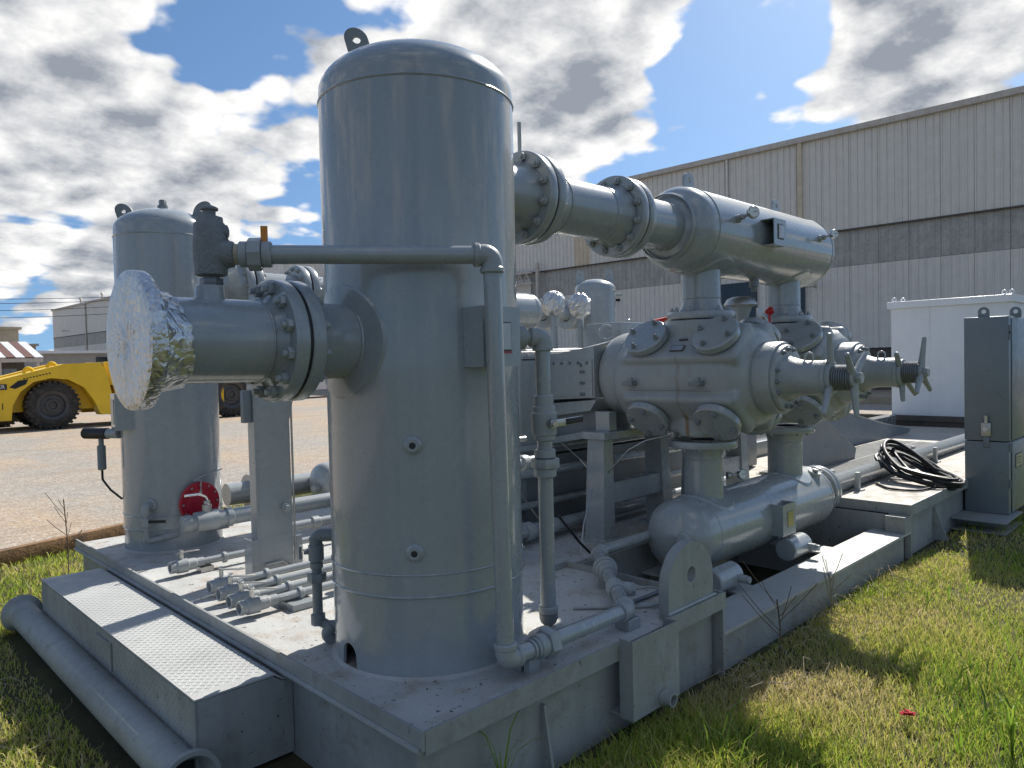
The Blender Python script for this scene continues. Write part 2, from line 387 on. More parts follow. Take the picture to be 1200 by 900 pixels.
def copy_tree(o, parent=None, dx=Vector((0, 0, 0))):
    c = o.copy(); COL.objects.link(c); c.parent = parent
    if parent is None: c.location = o.location + dx
    BASE[c.name] = BASE.get(o.name, Vector((0, 0, 0))) + dx
    for ch in [x for x in bpy.data.objects if x.parent == o]: copy_tree(ch, c, dx)
    return c
def text_mesh(body, size, mat_, M, ext=.001):
    cu = bpy.data.curves.new('lettering', 'FONT'); cu.body = body; cu.size = size; cu.extrude = ext; cu.align_x = 'CENTER'; cu.align_y = 'CENTER'
    o = bpy.data.objects.new('lettering', cu); COL.objects.link(o); bpy.context.view_layer.update()
    me = bpy.data.meshes.new_from_object(o.evaluated_get(bpy.context.evaluated_depsgraph_get()))
    bpy.data.objects.remove(o); me.transform(M); me.materials.clear(); me.materials.append(MATS[mat_]); return me
def text_part(body, size, mat_, parent, o_, u, v, w, name='lettering'):
    u, v, w, c = Vector(u).normalized(), Vector(v).normalized(), Vector(w).normalized(), Vector(o_)-BASE[parent.name]
    M = Matrix(((u.x, v.x, w.x, c.x), (u.y, v.y, w.y, c.y), (u.z, v.z, w.z, c.z), (0, 0, 0, 1)))
    o = bpy.data.objects.new(name, text_mesh(body, size, mat_, M)); COL.objects.link(o); o.parent = parent; return o
X_, Y_, Z_ = Vector((1, 0, 0)), Vector((0, 1, 0)), Vector((0, 0, 1))
def lug_poly(w_, h_, n=12):   # rounded top plate outline, base at v=0
    r_ = w_/2; return [(-r_, 0), (r_, 0)] + [(r_*math.cos(a), h_-r_+r_*math.sin(a)) for a in [PI*i/n for i in range(n+1)]]
def holed_plate(mb, o, u, v, w, W_, H_, hr, hv, th, n=24):   # rounded plate with a real hole
    o, u, v, w = Vector(o), Vector(u).normalized(), Vector(v).normalized(), Vector(w).normalized(); r_ = W_/2
    out, inn = [], []
    for k in range(n):
        a = 2*PI*k/n; c_, s_ = math.cos(a), math.sin(a)
        # ray from hole centre to outline
        best = 1e9
        for (nx, ny, dd) in ((1, 0, r_), (-1, 0, r_), (0, -1, hv)):
            den = c_*nx+s_*ny
            if den > 1e-6:
                tt = dd/den; y = hv+s_*tt
                if y <= H_-r_+1e-6: best = min(best, tt)
        cy = H_-r_-hv; bq = s_*cy; disc = bq*bq-(cy*cy-r_*r_)
        if disc >= 0:
            tt = bq+math.sqrt(disc)
            if hv+s_*tt >= H_-r_-1e-6: best = min(best, tt)
        out.append((c_*best, hv+s_*best)); inn.append((c_*hr, hv+s_*hr))
    vs_ = [o+u*a+v*b_ for a, b_ in out] + [o+u*a+v*b_ for a, b_ in inn]; vs_ += [p+w*th for p in vs_]
    fs = []
    for k in range(n):
        k2 = (k+1) % n
        fs += [(k, k2, n+k2, n+k), (2*n+k, 3*n+k, 3*n+k2, 2*n+k2), (k, 2*n+k, 2*n+k2, k2), (n+k, n+k2, 3*n+k2, 3*n+k)]
    return mb.add(vs_, fs)

# ================================================================== SETTING
g = MB(); g.add([(-600, -600, 0), (900, -600, 0), (900, 900, 0), (-600, 900, 0)], [(0, 1, 2, 3)])
struct(g, 'ground', 'soil')
g = MB(); g.add([(-60, -10, .004), (-12, 1.5, .004), (-1.2, 6.0, .004), (.3, 6.5, .004), (2.2, 6.75, .004), (5.5, 6.9, .004), (9, 6.4, .004), (12.5, 5.2, .004), (14, 2.5, .004), (15, -1, .004), (18, -6, .004), (40, -30, .004), (300, -30, .004), (300, 300, .004), (-60, 300, .004)],
              [tuple(range(15))])
struct(g, 'gravel_yard', 'gravel')

# ---- big corrugated warehouse along the yard
WA = Vector((34.35, 0, 0)); WD = Vector((-.031, 1, 0)).normalized(); WN = Vector((-1, -.031, 0)).normalized()
wh = thing('warehouse', 'long beige corrugated warehouse with grey band running behind the compressor', 'building', WA)
def wp(s, z, o=0.): return WA + WD*s + Vector((0, 0, z)) + WN*o
def ribbed(L, z0, z1, pitch, dep, mat_, s0=0.):
    q = MB(); n = int(round(L/pitch)); prof = []
    for k in range(n):
        a = k*pitch; prof += [(a, 0), (a+pitch*.70, 0), (a+pitch*.78, dep), (a+pitch*.92, dep)]
    prof.append((n*pitch, 0))
    vs_ = [WD*a+WN*d_+Vector((0, 0, z0)) for a, d_ in prof]+[WD*a+WN*d_+Vector((0, 0, z1)) for a, d_ in prof]; m_ = len(prof)
    q.add(vs_, [(i, i+1, m_+i+1, m_+i) for i in range(m_-1)])
    return q.mesh('wall_panel', mat_, smooth=0)
PW = 1.26
pu = ribbed(PW-.012, 7.5, 12.0, (PW-.012)/4, .06, 'panel_beige'); pb = ribbed(PW-.012, 5.82, 7.46, (PW-.012)/4, .03, 'panel_band'); pl = ribbed(PW-.012, 1.95, 5.80, (PW-.012)/4, .06, 'panel_beige')
prust = ribbed(PW-.012, 7.5, 12.0, (PW-.012)/4, .045, 'panel_rust')
k = 0; s = -5.
while s < 62:
    for me, nm, off in (((prust if abs(s-26.5) < .7 else pu), 'wall_panel', .0), (pb, 'band_panel', -.06), (pl, 'wall_panel', .0)):
        if nm == 'wall_panel' and me is pl and 30.6 < s < 40: continue
        o = bpy.data.objects.new(nm, me); COL.objects.link(o); o.parent = wh; o.location = WD*s+WN*(off+.01*((k*7) % 3)/3)
    s += PW; k += 1
PF = 6.3
fu = ribbed(PF-.05, 7.5, 12.0, (PF-.05)/9, .05, 'panel_beige'); fb = ribbed(PF-.05, 5.82, 7.46, (PF-.05)/9, .03, 'panel_band'); fl = ribbed(PF-.05, 1.0, 5.8, (PF-.05)/9, .05, 'panel_beige')
while s < 141-PF/2:
    for me, nm in ((fu, 'wall_panel'), (fb, 'band_panel'), (fl, 'wall_panel')):
        o = bpy.data.objects.new(nm, me); COL.objects.link(o); o.parent = wh; o.location = WD*s+WN*(.008*(k % 3)); 
    s += PF; k += 1
SE = s
q = MB()  # shell behind the sheets
q.add([wp(-5, 0, -.12), wp(SE, 0, -.12), wp(SE, 12.1, -.12), wp(-5, 12.1, -.12), wp(-5, 0, -30), wp(SE, 0, -30), wp(SE, 12.1, -30), wp(-5, 12.1, -30), wp(-5, 15, -16), wp(SE, 15, -16)],
      [(0, 1, 2, 3), (1, 5, 6, 9, 2), (0, 3, 8, 7, 4), (4, 7, 6, 5)])
part(q, 'wall', 'panel_dark', wh, smooth=0)
q = MB(); q.add([wp(-5.2, 12.1, .25), wp(SE+.2, 12.1, .25), wp(SE+.2, 15.05, -16), wp(-5.2, 15.05, -16), wp(-5.2, 12.1, -30.2), wp(SE+.2, 12.1, -30.2)], [(0, 1, 2, 3), (3, 2, 5, 4)])
part(q, 'roof', 'trim_tan', wh, smooth=0)
q = MB(); q.obox(wp((SE-5)/2, 12.08, .15), WD, Z_, WN, (SE+5)/2+.1, .13, .11); part(q, 'gutter', 'trim_tan', wh, smooth=0)
q = MB(); q.obox(wp((SE-5)/2, 7.48, .07), WD, Z_, WN, (SE+5)/2, .035, .05); part(q, 'drip_trim', 'panel_dark', wh, smooth=0)
for sx in (13.6, 17.4, 45.2, 121.5):
    q = MB(); q.obox(wp(sx, 9.7 if sx < 100 else 7, .12), WD, Z_, WN, (.10 if sx == 13.6 else .045) if sx < 100 else .16, 2.25 if sx < 100 else 5, .07); part(q, 'downspout', 'panel_rust' if sx == 13.6 else 'panel_beige' if sx < 100 else 'trim_tan', wh, smooth=0)
# sliding door bay with a truss canopy over it
q = MB(); q.obox(wp(36.5, 3.6, .03), WD, Z_, WN, 5.1, 3.5, .03); part(q, 'sliding_door', 'panel_beige', wh, 'pale beige sliding door under the truss track', smooth=0)
tr_ = MB()
for zz_ in (6.75, 7.45):
    tr_.obox(wp(37, zz_, .55), WD, Z_, WN, 6.2, .07, .07)
for kx in range(20):
    a = wp(31+kx*.62, 6.78, .55); b_ = wp(31.31+kx*.62, 7.42, .55); c_ = wp(31.62+kx*.62, 6.78, .55)
    tr_.tube([a, b_], .045, n=6); tr_.tube([b_, c_], .045, n=6)
part(tr_, 'truss_track', 'trim_tan', wh, 'rusty lattice truss above the sliding door', smooth=0)
q = MB(); q.obox(wp(30.4, 4.0, .5), WD, Z_, WN, .09, 4., .09); part(q, 'post', 'trim_tan', wh, smooth=0)
for (sx, sz) in ((24.5, 5.2), (25.1, 5.25)):
    q = MB(); q.obox(wp(sx, sz, .06), WD, Z_, WN, .12, .07, .05); part(q, 'vent', 'dark_inside', wh, smooth=0)
q = MB(); q.obox(wp(17.4, 4.1, .10), WD, Z_, WN, 1.5, 1.4, .06); part(q, 'window', 'glass_dark', wh, smooth=0)
q = MB(); q.obox(wp(14.0, 3.9, .10), WD, Z_, WN, .55, 1.6, .06); part(q, 'window', 'glass_dark', wh, smooth=0)
for sx in (12.9, 130.):
    q = MB(); q.tube([wp(sx, 4.9 if sx < 50 else 8.2, 0), wp(sx, 5.0 if sx < 50 else 8.35, .7)], .04, n=8); q.obox(wp(sx, 5.0 if sx < 50 else 8.3, .8), WD, Z_, WN, .22, .09, .25); part(q, 'wall_lamp', 'trim_tan', wh, smooth=0)
for sx in (118., 128.):
    q = MB(); q.cyl(wp(sx, 12.3, -1.2), wp(sx, 13.2, -1.2), .12, n=10); q.cyl(wp(sx, 13.2, -1.2), wp(sx, 13.45, -1.2), .28, .1, n=10); part(q, 'roof_vent', 'trim_tan', wh)

# ---- low sheds and buildings at the far left end of the yard
def flat_building(name, label, x0, x1, y, depth, h, mat_, roofm, windows=(), door=None):
    t_ = thing(name, label, 'building', (x0, y, 0))
    q = MB(); q.box((x0, y, 0), (x1, y+depth, h)); part(q, 'wall', mat_, t_, smooth=0)
    q = MB(); q.box((x0-.2, y-.3, h+.003), (x1+.2, y+depth+.2, h+.22)); part(q, 'roof', roofm, t_, smooth=0)
    for a, b_, c_, d_ in windows:
        q = MB(); q.box((a, y-.05, c_), (b_, y-.003, d_)); part(q, 'window', 'glass_dark', t_, smooth=0)
        q = MB(); q.box((a-.08, y-.08, c_-.1), (b_+.08, y-.052, c_-.003)); part(q, 'sill', 'far_concrete', t_, smooth=0)
    return t_
flat_building('office_building', 'low grey flat-roofed building with dark window left of the warehouse', 11.5, 21, 62, 12, 3.15, 'far_concrete', 'white_paint', ((15.7, 19.0, 1.7, 2.85),))
flat_building('tan_building', 'tan block building behind the striped-roof shed', 4.5, 13.1, 75, 14, 5.6, 'far_tan', 'far_tan', ((6.5, 8.0, 2.0, 3.4),))
flat_building('block_annex', 'small pale annex between tan building and warehouse', 13.4, 15.4, 80, 8, 4.3, 'far_concrete', 'far_concrete', ((13.8, 14.6, 2.0, 3.0),))
sh = thing('shed', 'open shed with red and white striped metal roof', 'shed', (3.4, 44, 0))
for k in range(13):
    q = MB(); q.add([(2.8+k*.42, 43.6, 2.55), (2.8+k*.42+.40, 43.6, 2.55), (2.8+k*.42+.40, 47.6, 3.5), (2.8+k*.42, 47.6, 3.5), (2.8+k*.42, 43.6, 2.50), (2.8+k*.42+.40, 43.6, 2.50), (2.8+k*.42+.40, 47.6, 3.45), (2.8+k*.42, 47.6, 3.45)],
                     [(0, 1, 2, 3), (4, 7, 6, 5), (0, 4, 5, 1), (1, 5, 6, 2), (2, 6, 7, 3), (3, 7, 4, 0)])
    part(q, 'roof_sheet', ('white_paint', 'roof_red')[k % 2], sh, smooth=0)
q = MB(); q.box((2.8, 43.65, 2.28), (8.24, 43.75, 2.48)); part(q, 'fascia', 'trim_tan', sh, smooth=0)
q = MB(); q.box((2.9, 47.4, 0), (8.1, 47.5, 3.4)); part(q, 'back_wall', 'panel_dark', sh, smooth=0)
for xx in (2.95, 5.0, 6.3, 8.0):
    q = MB(); q.box((xx-.07, 43.7, 0), (xx+.07, 43.84, 2.28)); part(q, 'post', 'trim_tan', sh, smooth=0)
for k in range(6):
    q = MB(); q.box((5.3+k*.30, 44.0, .2), (5.58+k*.30, 44.05, 1.95)); part(q, 'door_board', 'cabinet_paint', sh, smooth=0)
# overhead wires far left
for k, (z0, z1) in enumerate(((8.2, 9.2), (7.5, 8.4), (9.6, 10.3), (9.0, 9.9))):
    q = MB(); pts = []
    for i in range(13):
        f_ = i/12; pts.append((-8+34*f_, 90, z0+(z1-z0)*f_+ (f_-.5)**2*2.5-.6))
    q.tube(pts, .028, n=5)
    single(q, 'overhead_wire', 'black_rubber', ('lowest', 'second lowest', 'highest', 'second highest')[(1, 0, 2, 3)[k]] + ' of the overhead wires left of the warehouse', 'wire', 'overhead wires', base=(-8, 90, 0))

# ---- timber edging board and debris at the grass edge
q = MB(); d_ = Vector((.955, .297, 0)).normalized(); n_ = Vector((-d_.y, d_.x, 0)); c_ = Vector((-.25, 5.62, 0))
q.obox(c_+Vector((0, 0, .075)), d_, n_, Z_, 1.75, .04, .075, .008)
single(q, 'edging_board', 'timber', 'weathered brown timber board lying on the grass edge', 'board', base=c_)
for (a, b_, h_, lab) in (((.55, 6.02, .03), (1.35, 6.28, .06), .035, 'short rotten timber piece behind the skid corner, left one'), ((1.0, 6.0, .04), (1.9, 6.2, .05), .03, 'thin rotten timber piece leaning behind the round vessel')):
    q = MB(); a, b_ = Vector(a), Vector(b_); dd = (b_-a).normalized(); q.obox((a+b_)/2, dd, Vector((-dd.y, dd.x, 0)), Z_, (b_-a).length/2, .07, h_, .006)
    single(q, 'rotten_board', 'timber', lab, 'board', base=a)

# ---- grass
def inside_skid(x, y): return (x > -.03) & (y > -.02) & (y < 4.2) & (x < 12.2)
def build_grass():
    P_, H_, T_, W_ = [], [], [], []
    def scatter(n, x0, x1, y0, y1, dens, h, hv, tone, tv, w=.0028, clump=None):
        x = rng.uniform(x0, x1, n); y = rng.uniform(y0, y1, n)
        keep = ~inside_skid(x, y) & ~((x > -.57) & (x < .02) & (y > .75) & (y < 3.6)) & ~((y > 6.05+.25*np.clip(x, -2, 3)) & (x < 9))
        keep &= rng.random(n) < dens(x, y)
        x, y = x[keep], y[keep]; m_ = len(x)
        pn = .5+.5*np.sin(x*2.1+1.3*np.sin(y*1.7))*np.cos(y*2.6+np.sin(x*1.2))
        hh = .62*h*(.45+.9*pn)*(1+hv*rng.normal(size=m_)); hh = np.clip(hh, .012, .34)
        P_.append(np.stack([x, y], 1)); H_.append(hh); T_.append(np.clip(tone(x, y)+tv*rng.normal(size=m_)+.30*(.5-pn)+.10*np.sin(x*4.7+2*np.sin(y*3.1)), 0, 1)); W_.append(np.full(m_, w))
    # right lawn
    right = lambda x, y: np.clip(1.15-.13*np.hypot(x+1.4, y+1.9), .22, 1)
    toneR = lambda x, y: .53+.22*np.exp(-((y+.35)/.5)**2)*(x > 0)+.10*np.sin(x*1.3+y*2)
    scatter(230000, .2, 7.5, -3.4, -.02, right, .085, .35, toneR, .17, .0019)
    scatter(40000, 4.5, 14, -9, -.02, lambda x, y: .8+0*x, .10, .3, lambda x, y: .5+0*x, .14, .005)
    scatter(2600, .8, 6, -3.2, -.25, lambda x, y: (np.sin(x*1.9)*np.cos(y*2.3) > .25)*1., .20, .3, lambda x, y: .30+0*x, .1, .0038)
    scatter(26000, .3, 5.2, -1.0, -.02, lambda x, y: np.exp(-(y/.55)**2), .06, .4, lambda x, y: .80+0*x, .12)
    # front left strip, thin and dusty
    scatter(52000, -2.6, -.03, .2, 4.2, lambda x, y: np.clip(.75+.3*np.sin(x*5+y*3), .3, 1), .05, .45, lambda x, y: .74+0*x, .18)
    scatter(16000, -1.5, -.03, .2, 3.6, lambda x, y: .3+0*x, .035, .5, lambda x, y: .86+0*x, .12, .003)
    scatter(30000, -2.6, 2.6, 3.5, 6.6, lambda x, y: .9+0*x, .08, .35, lambda x, y: .66+.12*np.sin(x*3+y*4), .16, .004)
    scatter(7000, -1.5, 8.5, 5.7, 8.4, lambda x, y: np.clip(1.-(y-6.0)/1.6, 0, 1)*.7, .05, .5, lambda x, y: .86+0*x, .1, .005)
    P2 = np.concatenate(P_); H2 = np.concatenate(H_); T2 = np.concatenate(T_); W2 = np.concatenate(W_); n = len(H2)
    az = rng.uniform(0, 2*PI, n); lean = rng.uniform(.15, 1.05, n)*H2; fa = rng.uniform(0, 2*PI, n)
    w = W2*rng.uniform(.7, 1.5, n)
    bx_, by_ = np.cos(fa)*w, np.sin(fa)*w; lx, ly = np.cos(az)*lean, np.sin(az)*lean
    V = np.zeros((n, 5, 3))
    V[:, 0, 0] = P2[:, 0]-bx_; V[:, 0, 1] = P2[:, 1]-by_; V[:, 1, 0] = P2[:, 0]+bx_; V[:, 1, 1] = P2[:, 1]+by_
    V[:, 2, 0] = P2[:, 0]+lx*.35+bx_*.8; V[:, 2, 1] = P2[:, 1]+ly*.35+by_*.8; V[:, 2, 2] = H2*.6
    V[:, 3, 0] = P2[:, 0]+lx*.35-bx_*.8; V[:, 3, 1] = P2[:, 1]+ly*.35-by_*.8; V[:, 3, 2] = H2*.6
    V[:, 4, 0] = P2[:, 0]+lx; V[:, 4, 1] = P2[:, 1]+ly; V[:, 4, 2] = H2*.92
    V[:, :2, 2] = -.005
    me = bpy.data.meshes.new('grass'); me.vertices.add(n*5); me.vertices.foreach_set('co', V.reshape(-1))
    b0 = np.arange(n)[:, None]*5
    loops = np.concatenate([b0+np.array([[0, 1, 2, 3]]), b0+np.array([[3, 2, 4]])], 1).reshape(-1)
    me.loops.add(n*7); me.loops.foreach_set('vertex_index', loops)
    me.polygons.add(n*2); st = (np.arange(n)[:, None]*7+np.array([[0, 4]])).reshape(-1); me.polygons.foreach_set('loop_start', st)
    try: me.polygons.foreach_set('loop_total', np.tile([4, 3], n))
    except Exception: pass
    me.update(calc_edges=True)
    a = me.attributes.new('tone', 'FLOAT', 'POINT'); a.data.foreach_set('value', np.repeat(T2, 5))
    me.materials.append(MATS['grass_blade'])
    o = bpy.data.objects.new('grass', me); COL.objects.link(o); o['kind'] = 'stuff'; o['label'] = 'short green and straw coloured grass round the skid'; o['category'] = 'grass'
build_grass()
# twigs and dry stalks on the bare strip
def stalks():
    q = MB()
    for k in range(150):
        x = random.uniform(-2.0, -.55); y = random.uniform(.3, 3.6); a = random.uniform(0, PI); L = random.uniform(.04, .2); z = random.uniform(.005, .03)
        q.tube([(x, y, z), (x+math.cos(a)*L*.5, y+math.sin(a)*L*.5, z+random.uniform(0, .03)), (x+math.cos(a+.3)*L, y+math.sin(a+.3)*L, z+random.uniform(-.004, .04))], random.uniform(.0012, .0028), n=4)
    for k in range(120):
        x = random.uniform(1.8, 4.4); y = random.uniform(-.42, -.03); a = random.uniform(0, PI); L = random.uniform(.05, .28); z = random.uniform(.02, .09)
        q.tube([(x, y, z), (x+math.cos(a)*L*.5, y+math.sin(a)*L*.5, z+random.uniform(0, .05)), (x+math.cos(a+.4)*L, y+math.sin(a+.4)*L, z+random.uniform(-.02, .07))], random.uniform(.001, .0022), n=4)
    o = struct(q, 'dry_stalks', 'dead_pale', kind='stuff'); o['label'] = 'dry broken stalks lying beside the skid'; o['category'] = 'stalks'
stalks()
def weed(base, h, lab, mat_='dead_stem', n=5, spread=.12):
    q = MB(); b_ = Vector(base)
    q.tube([b_, b_+Vector((.01, .0, h*.5)), b_+Vector((-.005, .01, h))], .004, n=5)
    for k in range(n):
        z = h*(.4+.55*k/n); a = random.uniform(0, 2*PI); L = spread*random.uniform(.5, 1)
        p = b_+Vector((0, 0, z)); q.tube([p, p+Vector((math.cos(a)*L*.5, math.sin(a)*L*.5, L*.5)), p+Vector((math.cos(a)*L, math.sin(a)*L, L*1.1))], .0022, n=4)
    single(q, 'dry_weed', mat_, lab, 'weed', base=base)
weed((-.06, 4.16, 0), .74, 'tall dead weed standing at the far corner of the skid', n=9, spread=.16)
weed((2.35, -.12, 0), .33, 'leaning dead weed by the low beam beside the lifting lug', n=7, spread=.25)
weed((3.1, -.1, 0), .30, 'dead weed in the middle of the low beam', 'dead_pale', n=7, spread=.22)
def tuft(base, lab, n=12, h=.3):
    q = MB(); b_ = Vector(base)
    for k in range(n):
        a = random.uniform(0, 2*PI); L = random.uniform(.5, 1)*h; s_ = random.uniform(.15, .6); w = .006
        pts = [b_+Vector((math.cos(a)*L*s_*f_*f_, math.sin(a)*L*s_*f_*f_, L*math.sin(f_*1.7)/1.0)) for f_ in (0, .3, .6, .85, 1.05)]
        sd_ = Vector((-math.sin(a), math.cos(a), 0)); vs_ = []
        for i, p in enumerate(pts): ww = w*(1-i/4.2); vs_ += [p-sd_*ww, p+sd_*ww]
        q.add(vs_, [(2*i, 2*i+1, 2*i+3, 2*i+2) for i in range(4)])
    me = q.mesh('grass_tuft', 'grass_blade', b_, 60); a_ = me.attributes.new('tone', 'FLOAT', 'POINT'); a_.data.foreach_set('value', [random.choice((.3, .35, .45)) for _ in me.vertices])
    o = bpy.data.objects.new('grass_tuft', me); COL.objects.link(o); o.location = b_; tag(o, lab, 'weed')
tuft((.33, -.03, .02), 'arching weed growing against the concrete-like skid wall below the corner', 9, .34)
tuft((5.9, -1.05, 0), 'tall upright grass tuft in the cabinet shadow', 12, .34)
tuft((2.05, -1.25, 0), 'long grass tuft in the lawn near a red scrap', 16, .26)
# red scrap on the lawn
q = MB(); b_ = Vector((2.02, -.86, .05))
for k in range(5):
    a = random.uniform(0, 6.28); q.obox(b_+Vector((random.uniform(-.02, .02), random.uniform(-.02, .02), random.uniform(0, .02))), (math.cos(a), math.sin(a), .2), (-math.sin(a), math.cos(a), .3), (0, -.2, 1), .02, .012, .002)
single(q, 'plastic_scrap', 'red_paint', 'small crumpled red scrap lying in the lawn', 'litter', base=b_)

# ================================================================== SKID
DK = .41
sk = thing('compressor_skid', 'grey steel skid base with deck, kerbs and side beams under the compressor', 'skid', (0, 0, 0))
q = MB(); q.box((.004, .004, DK-.012), (1.86, 4.12, DK)); part(q, 'deck_plate', 'deck_paint', sk, smooth=0)
q = MB(); q.box((1.863, 1.02, DK-.012), (4.86, 4.12, DK)); part(q, 'deck_plate', 'deck_paint', sk, smooth=0)
q = MB(); q.box((4.925, .008, DK+.012), (11.9, 4.12, DK+.028)); part(q, 'deck_plate', 'deck_dust', sk, smooth=0)
# kerb along the step side
q = MB(); q.box((-.010, -.010, .375), (.002, 4.13, .44)); part(q, 'kerb', 'skid_paint', sk, smooth=0)
q = MB(); q.lathe((-.012, .0, .372), (0, 1, 0), [(0, .013), (4.12, .013)], 10); part(q, 'kerb_ledge', 'skid_paint', sk)
# kerb along the lawn side
q = MB(); q.box((.003, -.012, .358), (1.054, .0, .44)); part(q, 'kerb', 'skid_paint', sk, smooth=0)
q = MB(); q.box((1.414, -.012, .358), (1.972, .0, .44)); part(q, 'kerb', 'skid_paint', sk, smooth=0)
q = MB(); q.box((1.960, .002, .36), (1.972, .20, .44)); part(q, 'kerb', 'skid_paint', sk, smooth=0)
# drain box
db = MB()
db.box((1.056, -.085, .11), (1.412, -.078, .455)); db.box((1.056, -.0775, .11), (1.063, -.013, .455)); db.box((1.405, -.0775, .11), (1.412, -.013, .455)); db.box((1.0635, -.0775, .11), (1.4045, .05, .118))
dbo = part(db, 'drain_box', 'skid_paint', sk, smooth=0)
q = MB(); q.lathe((1.278, -.086, .147), (0, -1, 0), [(0, .036), (.012, .036), (.014, .031), (.055, .031), (.055, .024), (-.0, .024)], 20, cap=False); part(q, 'drain_stub', 'skid_paint', dbo)
# walls below the deck
q = MB(); q.box((.03, .05, 0), (.045, 4.10, .36)); q.box((.0, .05, .352), (.05, 4.1, .372)); part(q, 'end_beam', 'skid_paint', sk, smooth=0)
q = MB(); q.box((.046, .05, 0), (1.93, .065, .36)); part(q, 'side_beam', 'skid_paint', sk, smooth=0)
q = MB(); q.box((.0, .028, 0), (.043, .049, .37)); part(q, 'stiffener', 'skid_paint', sk, smooth=0)
for xg in (.62,):
    q = MB(); q.prism([(0, 0), (.07, 0), (.02, .30), (0, .30)], (xg, .05, 0), (0, -1, 0), Z_, X_, .012); part(q, 'gusset', 'skid_paint', sk, smooth=0)
q = MB(); q.box((1.945, -.008, 0), (1.957, .16, .357)); part(q, 'end_plate', 'skid_paint', sk, smooth=0)
# low side beam and cross members of the bottle bay
q = MB(); q.box((1.975, 0, .205), (4.945, .27, .222)); part(q, 'beam_flange', 'deck_clean', sk, smooth=0)
q = MB(); q.box((1.975, .025, 0), (4.84, .04, .204)); part(q, 'beam_web', 'skid_paint', sk, smooth=0)
for xa in (2.62, 3.86):
    q = MB(); q.box((xa, .273, .205), (xa+.2, .98, .219)); q.box((xa+.09, .273, .0), (xa+.105, .98, .204)); part(q, 'cross_member', 'deck_clean', sk, smooth=0)
q = MB(); q.box((1.975, .99, 0), (4.85, 1.012, .40)); part(q, 'inner_beam', 'skid_paint', sk, smooth=0)
# angle round the bay
q = MB(); q.box((1.862, .215, DK-.10), (1.874, 1.01, DK+.035)); part(q, 'bay_angle', 'skid_paint', sk, smooth=0)
q = MB(); q.box((1.70, .985, DK+.001), (1.8615, 1.0, DK+.035)); part(q, 'bay_angle', 'skid_paint', sk, smooth=0)
# rear deck edge
q = MB(); q.box((4.905, -.012, .355), (4.922, 2.0, .44)); part(q, 'kerb', 'skid_paint', sk, smooth=0)
q = MB(); q.box((4.923, -.012, .355), (11.9, .006, .44)); part(q, 'kerb', 'skid_paint', sk, smooth=0)
q = MB(); q.box((4.80, .002, .2235), (4.945, .15, .354)); part(q, 'column', 'skid_paint', sk, smooth=0)
q = MB(); q.box((4.85, .16, 0), (4.865, 1.5, .354)); part(q, 'end_beam', 'skid_paint', sk, smooth=0)
q = MB(); q.box((4.946, .04, 0), (11.9, .06, .354)); part(q, 'side_beam', 'skid_paint', sk, smooth=0)
q = MB(); q.box((4.91, -.01, 0), (4.925, .038, .2)); part(q, 'end_plate', 'skid_paint', sk, smooth=0)
q = MB(); q.prism([(0, 0), (.12, 0), (.02, .28), (0, .28)], (5.65, .04, .02), (0, -1, 0), Z_, X_, .012); part(q, 'gusset', 'skid_paint', sk, smooth=0)
# lifting lug
q = MB(); holed_plate(q, (1.675, .062, .36), X_, Z_, (0, -1, 0), .405, .395, .038, .235, .055, 28)
part(q, 'lifting_lug', 'skid_paint', sk, 'thick rounded lifting lug with a hole')
q = MB(); q.tube([(1.46, .003, .448), (1.89, .003, .448)], .008, n=6); part(q, 'weld_bead', 'grey_fitting', sk)
q = MB(); q.box((.05, 4.08, 0), (11.9, 4.095, .39)); part(q, 'side_beam', 'skid_paint', sk, smooth=0)
q = MB(); q.box((.05, 1.0, .0), (.06, 4.0, .05)); part(q, 'toe_plate', 'skid_paint', sk, smooth=0)

# ---- diamond plate step
st_ = thing('access_step', 'grey diamond plate step box along the end of the skid', 'step', (-.19, 2.1, 0))
Y0, Y1, XO, ZT = .94, 3.36, -.387, .377
prof = [(-.387, .380), (-.055, .378), (-.02, .352), (.022, .347)]
q = MB(); vs_ = []
for y in (Y0, Y1):
    for x, z in prof: vs_.append((x, y, z))
    for x, z in reversed(prof): vs_.append((x, y, z-.008))
n_ = len(prof)*2
q.add(vs_, [(i, (i+1) % n_, n_+(i+1) % n_, n_+i) for i in range(n_)]+[tuple(reversed(range(n_))), tuple(range(n_, 2*n_))])
part(q, 'tread_plate', 'deck_clean', st_, smooth=20)
q = MB(); q.box((XO, Y0, .06), (XO+.008, Y1, .368)); part(q, 'riser_plate', 'skid_paint', st_, smooth=0)
for yy in (Y0, Y1-.01):
    q = MB(); q.prism([(XO+.01, 0.02), (.026, .02), (.026, .335), (-.02, .34), (-.06, .366), (XO+.01, .369)], (0, yy+.003, 0), X_, Z_, Y_, .008); part(q, 'end_plate', 'skid_paint', st_, smooth=0)
def diamonds(name, fn, nu, nv, mat_):
    q = MB(); L, Wd, h = .0115, .0040, .0016
    for i in range(nu):
        for j in range(nv):
            a = PI/4 if (i+j) % 2 == 0 else -PI/4; o_, u, v, w = fn(i, j)
            d1 = u*math.cos(a)+v*math.sin(a); d2 = -u*math.sin(a)+v*math.cos(a)
            q.add([o_+d1*L, o_+d2*Wd, o_-d1*L, o_-d2*Wd, o_+d1*L*.5+w*h, o_-d1*L*.5+w*h], [(0, 1, 4), (1, 5, 4), (1, 2, 5), (2, 3, 5), (3, 4, 5), (3, 0, 4)])
    o = part(q, name, mat_, st_, smooth=0); o['kind'] = 'stuff'; return o
pz = .0212
